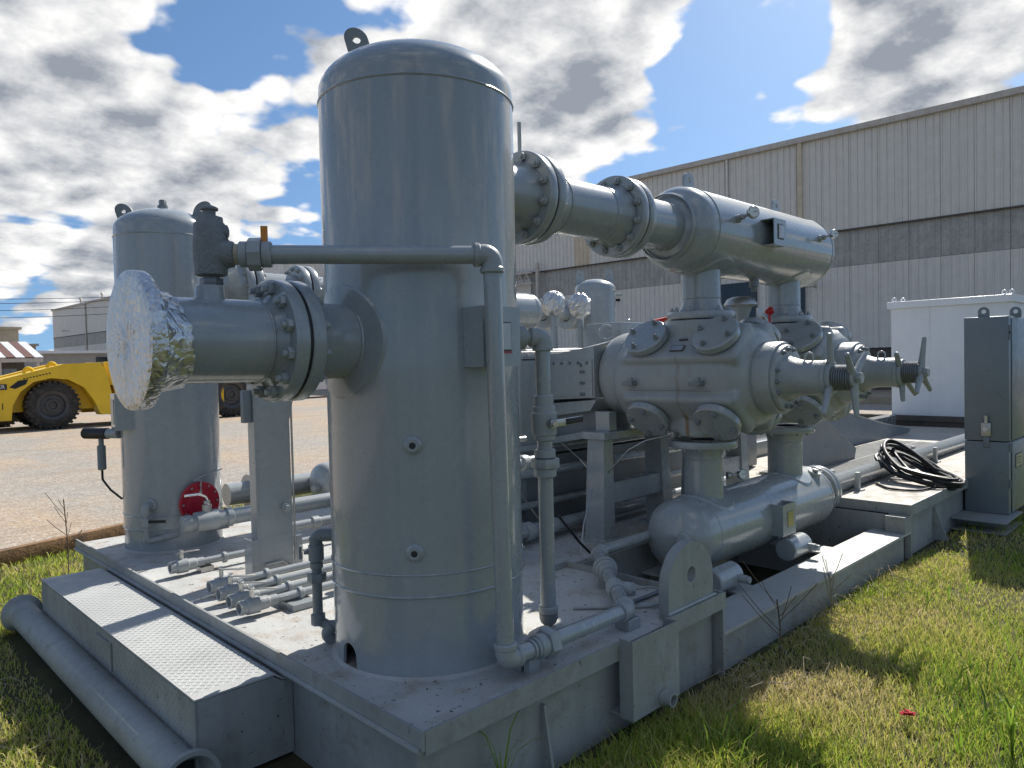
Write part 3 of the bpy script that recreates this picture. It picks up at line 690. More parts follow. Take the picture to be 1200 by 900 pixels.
def top_fn(i, j):
    x = XO+.014+j*pz; y = Y0+.07+i*pz
    for (xa, za), (xb, zb) in zip(prof, prof[1:]):
        if xa <= x <= xb: z = za+(zb-za)*(x-xa)/(xb-xa); break
    return Vector((x, y, z)), Vector((0, 1, 0)), Vector((1, 0, 0)), Vector((0, 0, 1))
diamonds('tread_lugs', top_fn, int((Y1-Y0-.09)/pz), 16, 'deck_clean')
diamonds('riser_lugs', lambda i, j: (Vector((XO, Y0+.015+i*pz, .362-j*pz)), Vector((0, 1, 0)), Vector((0, 0, 1)), Vector((-1, 0, 0))), int((Y1-Y0-.02)/pz), 10, 'skid_paint')
q = MB(); q.box((XO-.010, 1.96, .20), (XO-.001, 1.975, .34)); q.box((XO-.012, 1.98, .315), (XO-.001, 2.20, .335)); part(q, 'hinge_bar', 'skid_paint', st_, smooth=0)
# ---- tow pipe under the step
tp = thing('tow_pipe', 'long grey steel tow pipe lying under the step with flared open ends', 'pipe', (-.45, 2.1, 0))
q = MB(); c_ = (-.445, .86, .118)
q.lathe(c_, (0, 1, 0), [(-.02, .098), (-.02, .115), (.0, .118), (.02, .092), (.05, .082), (2.72, .082), (2.75, .095), (2.77, .118), (2.79, .115), (2.79, .098)], 36, cap=False)
q.lathe(c_, (0, 1, 0), [(-.02, .098), (.02, .072), (.3, .07)], 36, cap=False)
part(q, 'pipe_body', 'skid_paint', tp)
q = MB(); q.lathe((-.445, .96, .118), (0, 1, 0), [(0, .068), (.01, .068)], 24); part(q, 'painted_hollow', 'dark_inside', tp)  # dark disc paints the unlit hollow of the open pipe

# ================================================================== VESSELS
def flange(parent, c, d, r_, th, bore=None, name='flange'):
    q = MB(); e_ = .006; q.lathe(c, d, [(0, bore or r_*.6), (0, r_-e_), (e_*.6, r_-e_*.2), (e_, r_), (th-e_, r_), (th-e_*.6, r_-e_*.2), (th, r_-e_), (th, bore or r_*.6)], 48, cap=False)
    return part(q, name, 'grey_paint', parent)
def weldneck(c, d, rp, rh, L): return [(0, rh), (L*.25, rh), (L*.8, rp+.004), (L, rp)]
def pad_on_vertical(mb, cx, cy, rt, ang, z, ri, ro, th=.010, n=48):
    # annular pad hugging a vertical shell around a radial nozzle
    er, et = Vector((math.cos(ang), math.sin(ang), 0)), Vector((-math.sin(ang), math.cos(ang), 0)); vs_ = []
    def P3(rho, a, tk):
        s_ = rho*math.cos(a); rr = rt+tk; return Vector((cx, cy, z+rho*math.sin(a))) + et*s_ + er*math.sqrt(max(rr*rr-s_*s_, 1e-4))
    for k in range(n):
        a = 2*PI*k/n; vs_ += [P3(ri, a, th), P3(ro-.008, a, th), P3(ro, a, -.003)]
    fs = []
    for k in range(n):
        k2 = (k+1) % n
        for j in (0, 1): fs.append((3*k+j, 3*k2+j, 3*k2+j+1, 3*k+j+1))
    return mb.add(vs_, fs)
def coupling(parent, cx, cy, rt, ang, z, r_=.024, L=.03, hole=True):
    er = Vector((math.cos(ang), math.sin(ang), 0)); o_ = Vector((cx, cy, z))+er*(rt-.01)
    q = MB(); q.lathe(o_, er, [(0, r_*1.75), (.016, r_*1.5), (.022, r_), (L, r_), (L, r_*.55), (L-.02, r_*.5)], 20, cap=False); o = part(q, 'coupling', 'grey_paint', parent)
    q = MB()
    if hole: q.hexa(o_+er*(L-.021), o_+er*(L-.002), r_*.62); part(q, 'plug', 'black_plate', o)  # black hex paints the dark open hole of the coupling
    return o
def skirt_mesh(cx, cy, r_, z0, z1, hang=None, hw=.05, hh=.105, n=96):
    angs = [2*PI*k/n for k in range(n)]
    if hang is not None:
        hw_a = hw/r_; angs = [a for a in angs if abs((a-hang+PI) % (2*PI)-PI) > hw_a*1.25] + [hang+hw_a*(-1.2+2.4*k/20) for k in range(21)]
        angs = sorted(a % (2*PI) for a in angs)
    q = MB(); vs_ = []
    for a in angs:
        zb = z0
        if hang is not None:
            s_ = ((a-hang+PI) % (2*PI)-PI)/hw_a
            if abs(s_) < 1: zb = z0+hh-hw+hw*math.sqrt(1-s_*s_)
        for rr in (r_, r_-.012): vs_ += [(cx+rr*math.cos(a), cy+rr*math.sin(a), zb), (cx+rr*math.cos(a), cy+rr*math.sin(a), z1)]
    m_ = len(angs); fs = []
    for k in range(m_):
        k2 = (k+1) % m_; a, b_ = 4*k, 4*k2
        fs += [(a, b_, b_+1, a+1), (a+2, a+3, b_+3, b_+2), (a, a+2, b_+2, b_)]
    return q.add(vs_, fs)

# ---- tall front scrubber
C1 = Vector((.567, .673, 0)); R1 = .424
t1 = thing('scrubber_vessel', 'tallest grey vertical scrubber vessel standing at the near corner of the skid', 'vessel', (C1.x, C1.y, DK))
part(skirt_mesh(C1.x, C1.y, R1-.004, DK, .742, R(179), .05, .108), 'skirt', 'grey_paint', t1, 'skirt with arched access hole')
q = MB(); q.lathe(C1, Z_, [(.742, R1-.002), (.744, R1), (2.780, R1)], 96, cap=False); part(q, 'shell', 'grey_paint', t1)
q = MB(); q.lathe(C1, Z_, [(2.790, R1-.002), (2.83, R1-.002)]+head_prof(R1-.002, .20, 2.83, 1, 14)[1:], 96, cap=False); part(q, 'head', 'grey_paint', t1)
for z, rr in ((.742, .006), (.83, .005), (2.785, .006)):
    q = MB(); q.ring(C1+Vector((0, 0, z)), Z_, R1-.001, rr, 96, 6); part(q, 'weld_bead', 'grey_paint', t1)
q = MB(); q.lathe(C1, Z_, [(DK, R1+.012), (DK+.006, R1+.011), (DK+.014, R1-.004)], 96, cap=False); part(q, 'base_weld', 'deck_paint', t1)
q = MB(); holed_plate(q, C1+Vector((-.71, .70, 2.90))*Vector((.225, .225, 1)) if False else (C1.x-.71*.225, C1.y+.70*.225, 2.972), (.71, -.70, 0), (-.18, .177, .96), (.70, .71, 0), .105, .19, .018, .135, .022, 24); part(q, 'lifting_lug', 'grey_dark', t1)
q = MB(); holed_plate(q, (C1.x+.70*.26, C1.y+.71*.26, 2.88), (.71, -.70, 0), (.18, .18, .96), (.70, .71, 0), .105, .16, .018, .115, .022, 24); part(q, 'lifting_lug', 'grey_dark', t1)
coupling(t1, C1.x, C1.y, R1, R(-134.5), 1.345); coupling(t1, C1.x, C1.y, R1, R(-135), .921)
nz = MB(); pad_on_vertical(nz, C1.x, C1.y, R1, PI, 1.762, .15, .235); part(nz, 'nozzle_pad', 'grey_paint', t1)
q = MB(); q.lathe((.30, .673, 1.762), (-1, 0, 0), [(-.15, .151), (.21, .151), (.29, .155), (.34, .178), (.346, .178)], 48, cap=False); q.ring((.155, .673, 1.762), X_, .152, .008, 48, 6); inz = part(q, 'inlet_nozzle', 'grey_paint', t1)
fA = flange(t1, (-.100, .673, 1.762), X_, .231, .055, .1); nuts(fA, (-.045, .673, 1.762), X_, .198, 12, .021, phase=PI/12)
nz = MB(); pad_on_vertical(nz, C1.x, C1.y, R1, 0, 2.49, .15, .235); part(nz, 'nozzle_pad', 'grey_paint', t1)
q = MB(); q.lathe((.80, .673, 2.49), X_, [(0, .151), (.27, .151), (.33, .155), (.385, .178), (.39, .178)], 48, cap=False); part(q, 'outlet_nozzle', 'grey_paint', t1)
fB = flange(t1, (1.190, .673, 2.49), X_, .231, .055, .1); nuts(fB, (1.190, .673, 2.49), -X_, .198, 12, .021, phase=PI/12)
q = MB(); q.box((.905, .660, 2.75), (.925, .69, 2.752)); 
q = MB(); q.cyl((1.213, .673, 2.722), (1.213, .673, 2.87), .010, n=10); part(q, 'jack_bolt', 'grey_fitting', t1)
# name plate bracket
q = MB(); q.box((.452, .148, 1.645), (.458, .262, 1.882)); q.box((.4585, .148, 1.645), (.655, .154, 1.882)); q.box((.4585, .1545, 1.876), (.655, .262, 1.882)); q.box((.4585, .1545, 1.645), (.655, .262, 1.651)); q.box((.649, .1545, 1.6515), (.655, .27, 1.8755))
br = part(q, 'plate_bracket', 'grey_paint', t1, smooth=0)
q = MB(); q.box((.545, .143, 1.70), (.60, .1475, 1.82)); part(q, 'name_plate', 'panel_dark', br, smooth=0)
q = MB(); q.box((.549, .140, 1.712), (.596, .1428, 1.816)); part(q, 'plate_face', 'steel_plate', br, smooth=0)
q = MB(); q.box((.545, .140, 1.698), (.60, .1428, 1.7035)); part(q, 'plate_strip', 'red_paint', br, smooth=0)
# drain leg on the step side
dl = thing('drain_leg', 'grey drain pipe with valve and union hanging beside the tall vessel', 'pipe', (.2, 1.02, DK))
q = MB(); q.tube([(.30, .925, .905), (.20, 1.02, .905), (.20, 1.02, .52), (.23, .99, .495), (.30, .93, .495)], .0225, .03, 14); part(q, 'pipe_body', 'grey_dark', dl)
for z0, z1, rr in ((.87, .90, .030), (.79, .865, .034), (.755, .785, .029), (.50, .55, .032)):
    q = MB(); q.cyl((.2, 1.02, z0), (.2, 1.02, z1), rr, n=18, ch=.004); part(q, 'collar', 'grey_dark', dl)
q = MB(); q.hexa((.2, 1.02, .695), (.2, 1.02, .735), .042); part(q, 'union_nut', 'grey_dark', dl)
q = MB(); q.tube([(.265, .958, .905), (.2, 1.02, .905), (.2, 1.02, .85)], .029, .03, 14); part(q, 'elbow', 'grey_dark', dl)
q = MB(); q.cyl((.2, 1.02, .83), (.16, 1.055, .83), .011, n=10); q.obox((.15, 1.065, .83), (0, 0, 1), (.7, .7, 0), (.7, -.7, 0), .03, .01, .006); part(q, 'valve_lever', 'valve_iron', dl)
q = MB(); q.tube([(.245, .975, .50), (.225, .995, .455), (.25, .985, .425)], .028, .02, 12); part(q, 'elbow', 'grey_dark', dl)

# ---- inlet spool with foil wrapped end
sp = thing('inlet_spool', 'grey inlet pipe spool bolted to the tall vessel and pointing left', 'pipe', (-.35, .673, 1.6))
q = MB(); q.lathe((-.04, .673, 1.762), -X_, [(.115, .178), (.125, .178), (.148, .160), (.165, .151), (.475, .151), (.50, .154), (.555, .170), (.565, .170)], 48, cap=False); part(q, 'pipe_body', 'grey_paint', sp)
for xx in (-.212, -.545):
    q = MB(); q.ring((xx, .673, 1.762), X_, .1515, .005, 48, 6); part(q, 'weld_bead', 'grey_paint', sp)
fC = flange(sp, (-.168, .673, 1.762), X_, .231, .055, .1); nuts(fC, (-.168, .673, 1.762), -X_, .198, 12, .024, phase=PI/12, stud=.018)
q = MB(); q.cyl((-.1125, .673, 1.762), (-.1005, .673, 1.762), .222, n=48); part(q, 'gasket', 'black_rubber', sp)
q = MB(); q.lathe((-.38, .673, 1.90), Z_, [(0, .056), (.02, .050), (.055, .048), (.06, .042)], 24); part(q, 'branch_outlet', 'grey_paint', sp)
# foil cap
def foil_cap():
    q = MB(); n = 120; vs_ = []; rings = [(-.006, .0), (-.006, .04), (-.007, .08), (-.006, .12), (-.006, .15), (-.007, .185), (-.005, .215), (.0, .2305), (.012, .233), (.035, .233), (.047, .229), (.054, .20), (.060, .180), (.078, .172), (.098, .166), (.125, .160)]
    o_ = Vector((-.655, .673, 1.762)); fs = []; idx = []
    for i, (t_, r_) in enumerate(rings):
        row = []
        for k in range(n if r_ > 0 else 1):
            a = 2*PI*k/n; j = .0010 if r_ < .22 else .0008 if i < 10 else .0024
            rr = r_+random.uniform(-1, 1)*(j if i < 9 else j); tt = t_+random.uniform(-1, 1)*(j*.8)
            if i > 10: rr += .002*math.sin(a*17+i)+.012*max(0, math.sin(a-4.2)); tt += .003*math.sin(a*9)
            if i == len(rings)-1: tt += random.uniform(-.005, .008)+.025*max(0, math.sin(a-4.0)); rr = max(rr, .156)
            row.append(len(vs_)); vs_.append(o_+Vector((tt, -rr*math.cos(a), rr*math.sin(a))))
        idx.append(row)
    for A, B in zip(idx, idx[1:]):
        for k in range(n):
            k2 = (k+1) % n
            if len(A) == 1: fs.append((A[0], B[k], B[k2]))
            else: fs += [(A[k], A[k2], B[k2]), (A[k], B[k2], B[k])]
    q.add(vs_, fs); return q
single(foil_cap(), 'foil_cover', 'foil', 'crinkled silver foil wrapped over the open end of the inlet pipe', 'foil', smooth=14, base=(-.63, .673, 1.53))

# ---- relief valve and its vent line
DV = Vector((.826, -.563, 0)).normalized(); PV = Vector((-.372, .673, 0))
rv = thing('relief_valve', 'dark iron relief valve standing on the inlet pipe', 'valve', (PV.x, PV.y, 1.96))
q = MB(); q.hexa(PV+Z_*1.958, PV+Z_*1.985, .040); q.cyl(PV+Z_*1.95, PV+Z_*1.998, .028, n=16); part(q, 'nipple', 'rod_steel', rv)
q = MB(); q.lathe(PV, Z_, [(1.992, .045), (1.996, .055), (2.055, .059), (2.10, .059), (2.175, .054), (2.185, .046), (2.20, .045), (2.205, .03)], 28); q.lathe(PV+Vector((0, 0, 2.07)), DV, [(0, .056), (.05, .052), (.078, .046), (.082, .040)], 20)
q.lathe(PV+Vector((0, 0, 2.105)), (DV*.8+Z_*.6), [(0, .05), (.05, .034), (.06, .028)], 16); q.lathe(PV+Vector((0, 0, 2.15))+DV*.03, DV, [(0, .028), (.03, .024), (.034, .015)], 12)
part(q, 'valve_body', 'valve_iron', rv)
q = MB(); q.cyl(PV+Z_*2.20, PV+Z_*2.228, .022, n=16); q.lathe(PV, Z_, [(2.226, .031), (2.234, .031), (2.24, .020), (2.243, .012)], 16); part(q, 'cap', 'valve_iron', rv)
vl = thing('vent_line', 'grey vent pipe crossing in front of the tall vessel and down to the deck', 'pipe', (.47, .11, DK))
A0 = PV+DV*.080+Z_*2.07; Cn = Vector((.462, .100, 2.07))
q = MB(); q.tube([A0, Cn, (.487, .10, .505), (1.268, .10, .50), (1.93, .80, .50), (2.02, .855, .50), (3.6, .86, .50)], .0345, .055, 22); part(q, 'pipe_body', 'grey_paint', vl)
q = MB(); q.cyl(A0, A0+DV*.018, .037, n=18); part(q, 'sealant_ring', 'sealant', vl)
q = MB(); q.cyl(A0+DV*.018, A0+DV*.05, .047, n=20, ch=.004); q.cyl(A0+DV*.095, A0+DV*.13, .047, n=20, ch=.004); part(q, 'coupling', 'grey_fitting', vl)
q = MB(); q.lathe(A0+DV*.05, DV, [(0, .058), (.004, .060), (.041, .060), (.045, .058)], 8); part(q, 'union_nut', 'grey_fitting', vl)
q = MB(); q.obox(A0+DV*.105+Z_*.072, DV, Z_, DV.cross(Z_), .012, .03, .004); part(q, 'tag', 'orange_paint', vl, 'orange tag on the vent pipe', smooth=0)
def elbow(parent, a, c, b_, r_, L=.06, mat_='grey_fitting'):
    a, c, b_ = Vector(a), Vector(c), Vector(b_); u = (a-c).normalized(); v = (b_-c).normalized()
    q = MB(); q.tube([c+u*L, c, c+v*L], r_*1.2, L*.9, 22); q.cyl(c+u*(L*.72), c+u*(L*1.12), r_*1.34, n=24, ch=.005); q.cyl(c+v*(L*.72), c+v*(L*1.12), r_*1.34, n=24, ch=.005)
    return part(q, 'elbow', mat_, parent)
elbow(vl, A0, Cn, (.487, .10, .505), .0345, .062)
elbow(vl, Cn, (.487, .10, .505), (1.268, .10, .50), .0345, .062)
elbow(vl, (.487, .10, .505), (1.268, .10, .50), (1.93, .80, .50), .0345, .05)
elbow(vl, (1.268, .10, .50), (1.965, .835, .50), (3.6, .86, .50), .0345, .05)
q = MB(); q.hexa((.70, .10, .503), (.752, .10, .503), .066, .2); part(q, 'union_nut', 'grey_fitting', vl)
q = MB(); q.cyl((.655, .10, .503), (.70, .10, .503), .050, n=22, ch=.004); q.cyl((.64, .1, .503), (.655, .1, .503), .043, n=22); part(q, 'coupling', 'grey_fitting', vl)
dd = Vector((.662, .70, 0)).normalized(); c_ = Vector((1.268, .10, .50))
q = MB(); q.cyl(c_+dd*.26, c_+dd*.36, .047, n=22, ch=.005); q.cyl(c_+dd*.31, c_+dd*.31+Vector((.7, -.7, 0))*.075, .036, n=18); part(q, 'tee', 'grey_fitting', vl)
q = MB(); e_ = c_+dd*.31+Vector((.7, -.7, 0))*.075; q.hexa(e_, e_+Vector((.7, -.7, 0))*.022, .034); part(q, 'bushing', 'grey_fitting', vl)
q = MB(); e2 = e_+Vector((.7, -.7, 0)).normalized()*.022; q.tube([e2, e2+Vector((.05, -.05, .01)), e2+Vector((.11, -.11, -.01)), e2+Vector((.12, -.13, -.07)), e2+Vector((.02, -.06, -.082)), e2+Vector((-.25, .2, -.082))], .0065, .03, 8); part(q, 'tubing', 'grey_fitting', vl)
q = MB(); q.cyl(c_+dd*.62, c_+dd*.655, .060, n=24, ch=.004); q.cyl(c_+dd*.66, c_+dd*.70, .068, n=24, ch=.004); q.cyl(c_+dd*.56, c_+dd*.62, .047, n=22); part(q, 'union', 'grey_fitting', vl)
q = MB(); q.cyl((.62, .10, .503), (.632, .10, .503), .041, n=20); q.box((.60, .085, DK), (.66, .115, .47)); part(q, 'pipe_clamp', 'grey_fitting', vl, smooth=0)
q = MB(); q.box((.60, .135, DK), (.69, .25, .51), .004); part(q, 'pipe_stand', 'grey_paint', vl, smooth=0)
q = MB(); q.box((1.24, .07, DK), (1.33, .15, .462), .003); part(q, 'pipe_stand', 'grey_paint', vl, smooth=0)
q = MB(); q.obox(c_+dd*.62+Z_*(-.05), dd, Vector((.7, -.7, 0)), Z_, .02, .05, .04); part(q, 'pipe_stand', 'grey_paint', vl, smooth=0)

# ---- dump line with ball valve right of the tall vessel
P2 = Vector((1.052, .395, 0)); er = (P2-Vector((C1.x, C1.y, 0))).normalized()
du = thing('dump_line', 'grey vertical pipe with steel lever ball valve right of the tall vessel', 'pipe', (P2.x, P2.y, DK))
q = MB(); q.tube([Vector((C1.x, C1.y, 1.775))+er*.40, P2+Z_*1.775, P2+Z_*.47], .036, .055, 22); part(q, 'pipe_body', 'grey_paint', du)
elbow(du, Vector((C1.x, C1.y, 1.775)), P2+Z_*1.775, P2+Z_*.5, .036, .058)
q = MB(); q.cyl(Vector((C1.x, C1.y, 1.775))+er*.43, Vector((C1.x, C1.y, 1.775))+er*.475, .056, n=22, ch=.006); part(q, 'collar', 'grey_fitting', du)
q = MB(); q.lathe(P2, Z_, [(.414, .0), (.418, .022), (.432, .037), (.45, .043), (.475, .044)], 24); part(q, 'pipe_cap', 'grey_dark', du)
q = MB(); q.cyl(P2+Z_*.476, P2+Z_*.51, .046, n=24, ch=.004); part(q, 'collar', 'grey_fitting', du)
q = MB(); q.lathe(P2, Z_, [(1.29, .040), (1.295, .050), (1.315, .052), (1.32, .058), (1.42, .062), (1.425, .056), (1.45, .054), (1.455, .046), (1.50, .046), (1.505, .04)], 26); bvb = part(q, 'valve_body', 'grey_fitting', du)
VD = Vector((.55, -.83, 0)).normalized()
q = MB(); q.cyl(P2+Z_*1.375+Vector((-.3, -.9, 0)).normalized()*.04, P2+Z_*1.375+Vector((-.3, -.9, 0)).normalized()*.095, .02, n=16); part(q, 'valve_stem', 'galv', du)
hs = P2+Z_*1.375+Vector((-.3, -.9, 0)).normalized()*.088; HD = Vector((.83, .18, 0)).normalized(); HN = Vector((-.3, -.9, 0)).normalized()
q = MB(); q.obox(hs+HD*.13, HD, Z_, HN, .155, .017, .004, .003); ho = part(q, 'lever', 'galv', du, 'bright steel valve lever with black grip')
q = MB(); q.obox(hs+HD*.20+HN*.002, HD, Z_, HN, .085, .0145, .0065, .004); go = part(q, 'grip', 'black_rubber', ho)
q = MB(); q.cyl(hs+HN*.004, hs+HN*.018, .014, n=12); part(q, 'stem_nut', 'bright_steel', ho)
q = MB(); q.lathe(P2, Z_, [(1.12, .046), (1.125, .053), (1.16, .053)], 22); q.lathe(P2, Z_, [(1.163, .064), (1.167, .067), (1.203, .067), (1.207, .064)], 8); q.cyl(P2+Z_*1.21, P2+Z_*1.25, .050, n=22, ch=.004); part(q, 'union_nut', 'grey_fitting', du)

# ---- left rear scrubber
C2 = Vector((.50, 3.58, 0)); R2 = .327
t2 = thing('scrubber_vessel', 'shorter grey vertical vessel with red round flange at the far left of the skid', 'vessel', (C2.x, C2.y, DK))
part(skirt_mesh(C2.x, C2.y, R2-.003, DK, .567, R(167), .035, .08, 80), 'skirt', 'grey_paint', t2)
q = MB(); q.lathe(C2, Z_, [(.567, R2), (2.598, R2)], 80, cap=False); part(q, 'shell', 'grey_paint', t2)
q = MB(); q.lathe(C2, Z_, [(2.606, R2-.002), (2.66, R2-.002)]+head_prof(R2-.002, .155, 2.66, 1, 12)[1:], 80, cap=False); part(q, 'head', 'grey_paint', t2)
for z in (.567, .662, 2.602):
    q = MB(); q.ring(C2+Vector((0, 0, z)), Z_, R2-.001, .006, 80, 6); part(q, 'weld_bead', 'grey_paint', t2)
q = MB(); q.lathe(C2, Z_, [(DK, R2+.012), (DK+.012, R2-.003)], 80, cap=False); part(q, 'base_weld', 'deck_clean', t2)
for sgn in (-1, 1):
    vdir = Vector((.70, -.71, 0))*sgn
    q = MB(); holed_plate(q, C2+vdir*.245+Z_*2.68, (.70, -.71, 0), vdir*.3+Z_*.95, (.71, .70, 0), .125, .20, .016, .14, .02, 22); part(q, 'lifting_lug', 'grey_dark', t2)
q = MB(); q.cyl(C2+Z_*2.80, C2+Z_*2.845, .036, n=14); q.hexa(C2+Z_*2.845, C2+Z_*2.885, .026); part(q, 'top_plug', 'grey_dark', t2)
# red level controller flange facing the walkway
rd = Vector((.13, -.99, 0)).normalized(); rc = C2+rd*(R2-.01)+Z_*.735
q = MB(); q.cyl(rc-rd*.02, rc+rd*.03, .085, n=28); part(q, 'nozzle', 'grey_paint', t2)
q = MB(); q.lathe(rc+rd*.03, rd, [(0, .140), (.004, .145), (.020, .145), (.024, .141), (.024, .105), (.030, .102), (.034, .09), (.036, 0)], 40); rf = part(q, 'red_flange', 'red_paint', t2, 'dark red round flange cover with a ring of bolts')
nuts(rf, rc+rd*.054, rd, .124, 12, .0085, 'galv', stud=.004)
q = MB(); q.tube([rc+rd*.065+Z_*.075, rc+rd*.07+Z_*.16, rc+rd*.08+Vector((-.08, 0, .165)), rc+rd*.02+Vector((.22, .1, .20))], .0045, .012, 8); q.hexa(rc+rd*.06+Z_*.055, rc+rd*.062+Z_*.085, .011); part(q, 'tubing', 'galv', t2)
# sight fittings
e0 = C2+Vector((-.71, -.70, 0)).normalized()*(R2-.005)+Z_*.745; ed = Vector((-.71, -.70, 0)).normalized()
q = MB(); q.lathe(e0, ed, [(0, .048), (.02, .042), (.025, .030), (.05, .030)], 20); q.tube([e0+ed*.045, e0+ed*.075, e0+ed*.075-Z_*.05], .027, .03, 14); part(q, 'elbow', 'grey_fitting', t2)
pf = e0+ed*.075
q = MB(); q.cyl(pf-Z_*.03, pf-Z_*.22, .016, n=14); q.cyl(pf-Z_*.075, pf-Z_*.135, .027, n=16, ch=.004); q.cyl(pf-Z_*.145, pf-Z_*.16, .021, n=16); part(q, 'level_valve', 'grey_fitting', t2)
q = MB(); q.obox(pf-Z_*.10+Vector((.05, -.06, 0)), (.75, -.66, 0), Z_, (.66, .75, 0), .055, .009, .006); part(q, 'lever', 'black_rubber', t2, smooth=0)
q = MB(); q.tube([pf-Z_*.20, pf-Z_*.235, pf-Z_*.235+Vector((.26, -.02, .02)), pf-Z_*.215+Vector((.55, -.02, 0))], .021, .025, 14); q.cyl(pf-Z_*.232+Vector((.10, -.008, .01)), pf-Z_*.226+Vector((.2, -.015, .01)), .028, n=16, ch=.004); part(q, 'drain_pipe', 'grey_fitting', t2)
# level switch on the far side
s0 = Vector((.178, 3.66, 1.225)); sdv = Vector((-.45, .89, 0)).normalized()
ls = thing('level_switch', 'black cylindrical level switch sticking out left of the shorter vessel', 'switch', (s0.x, s0.y, 1.1))
q = MB(); q.cyl(s0, s0+sdv*.10, .034, n=18); part(q, 'nipple', 'grey_fitting', ls)
q = MB(); q.cyl(s0+sdv*.10, s0+sdv*.32, .040, n=20, ch=.006); part(q, 'housing', 'black_rubber', ls)
q = MB(); q.cyl(s0+sdv*.17-Z_*.03, s0+sdv*.17-Z_*.085, .018, n=12); q.cyl(s0+sdv*.17-Z_*.085, s0+sdv*.17-Z_*.26, .028, n=14, ch=.006); part(q, 'junction_fitting', 'grey_dark', ls)
q = MB(); q.tube([s0+sdv*.17-Z_*.26, s0+sdv*.17-Z_*.33, s0+sdv*.10-Z_*.40, s0-Z_*.46], .008, .03, 8); part(q, 'cable', 'black_rubber', ls)
# plate bracket on the far side
q = MB(); bD = Vector((-.72, .10, 0)).normalized(); bT = Vector((-bD.y, bD.x, 0)); bc = C2+bD*(R2+.055)+Vector((.05, -.10, 1.385))
q.obox(bc, bD, bT, Z_, .065, .085, .125, .002); bo = part(q, 'plate_bracket', 'grey_paint', t2, smooth=0)
q = MB(); q.obox(bc+bD*.067, bD, bT, Z_, .002, .05, .085); part(q, 'name_plate', 'steel_plate', bo, smooth=0)

# ---- cross pipe from the left vessel to the rear bottle
cp = thing('cross_pipe', 'grey flanged pipe running from the shorter vessel behind the tall vessel', 'pipe', (1.4, 3.58, 2.1))
ZC = 2.29
q = MB(); q.lathe((.78, 3.58, ZC), X_, [(0, .10), (.14, .11), (.20, .17), (.25, .175)], 36); q.cyl((1.2, 3.58, ZC), (2.5, 3.58, ZC), .125, n=36); part(q, 'pipe_body', 'grey_paint', cp)
for xx in (1.03, 1.105, 1.50, 1.575):
    fo = flange(cp, (xx, 3.58, ZC), X_, .205, .06, .1)
    nuts(fo, (xx, 3.58, ZC) if xx in (1.03, 1.50) else (xx+.06, 3.58, ZC), -X_ if xx in (1.03, 1.50) else X_, .172, 12, .018)
for xx in (1.091, 1.561):
    q = MB(); q.cyl((xx, 3.58, ZC), (xx+.013, 3.58, ZC), .195, n=36); part(q, 'gasket', 'black_rubber', cp)
# ---- support post
po = thing('support_post', 'grey square steel post with base plates standing between the two vessels', 'post', (.62, 2.32, DK))
q = MB(); q.box((.515, 2.27, DK), (.745, 2.36, 2.05), .004); part(q, 'column', 'grey_paint', po, smooth=0)
q = MB(); q.box((.47, 2.262, DK), (.5145, 2.272, DK+.22)); q.box((.47, 2.272, DK), (.48, 2.36, DK+.22)); part(q, 'base_plate', 'grey_paint', po, smooth=0)
q = MB(); q.box((.7455, 2.262, DK), (.80, 2.272, DK+.20)); part(q, 'base_plate', 'grey_paint', po, smooth=0)
q = MB(); q.prism([(0, 0), (.10, .42), (0, .42)], (.7455, 2.29, 1.3), X_, Z_, Y_, .012); part(q, 'brace', 'grey_paint', po, smooth=0)
q = MB(); q.cyl((.69, 2.269, .80), (.69, 2.235, .80), .026, n=14); q.hexa((.69, 2.235, .80), (.69, 2.22, .80), .018); part(q, 'plug', 'grey_fitting', po)
q = MB(); q.tube([(.752, 2.262, 1.95), (.752, 2.262, .46)], .007, n=8); q.tube([(.55, 2.255, .47), (.66, 2.25, .475), (.70, 2.255, .44), (.72, 2.255, .44)], .006, .02, 8); part(q, 'tubing', 'galv', po)
q = MB(); q.box((.462, 2.29, 1.335), (.512, 2.335, 1.53), .003); part(q, 'small_box', 'cabinet_paint', po, 'small dark box on the side of the post')

# ---- deck drain lines, five of them, each ending in an open ball valve
def drain(y, x0, z, lab, x1=2.6, lev=1):
    t_ = thing('deck_drain_line', lab, 'pipe', (x0, y, DK), 'drain lines with ball valves on the deck')
    q = MB(); q.cyl((x0+.19, y, z), (x1, y, z), .0225, n=16); part(q, 'pipe_body', 'grey_paint', t_)
    q = MB(); q.lathe((x0, y, z), X_, [(.03, .024), (0, .027), (0, .036), (.035, .036), (.04, .042), (.10, .044), (.105, .036), (.15, .034), (.155, .029), (.20, .029)], 18, cap=False); v_ = part(q, 'valve_body', 'grey_fitting', t_)
    q = MB(); q.lathe((x0+.028, y, z), X_, [(0, .0), (.001, .0245)], 14); part(q, 'bore', 'dark_inside', v_)  # dark disc painted in for the shaded depth of the open valve
    q = MB(); q.cyl((x0+.07, y, z+.04), (x0+.07, y, z+.085), .012, n=10); q.hexa((x0+.07, y, z+.085), (x0+.07, y, z+.10), .012); part(q, 'stem', 'bright_steel', v_)
    ld = Vector((.95, -.28*lev, -.10)).normalized(); lw = Vector((.28*lev, .95, 0)).normalized(); q = MB(); q.obox(Vector((x0+.07, y, z+.083))+ld*.055, ld, lw, ld.cross(lw), .07, .011, .003, .002); part(q, 'lever', 'galv', v_)
    q = MB(); q.cyl((x0+.32, y, z), (x0+.345, y, z), .034, n=16, ch=.003); part(q, 'collar', 'grey_fitting', t_)
    return t_
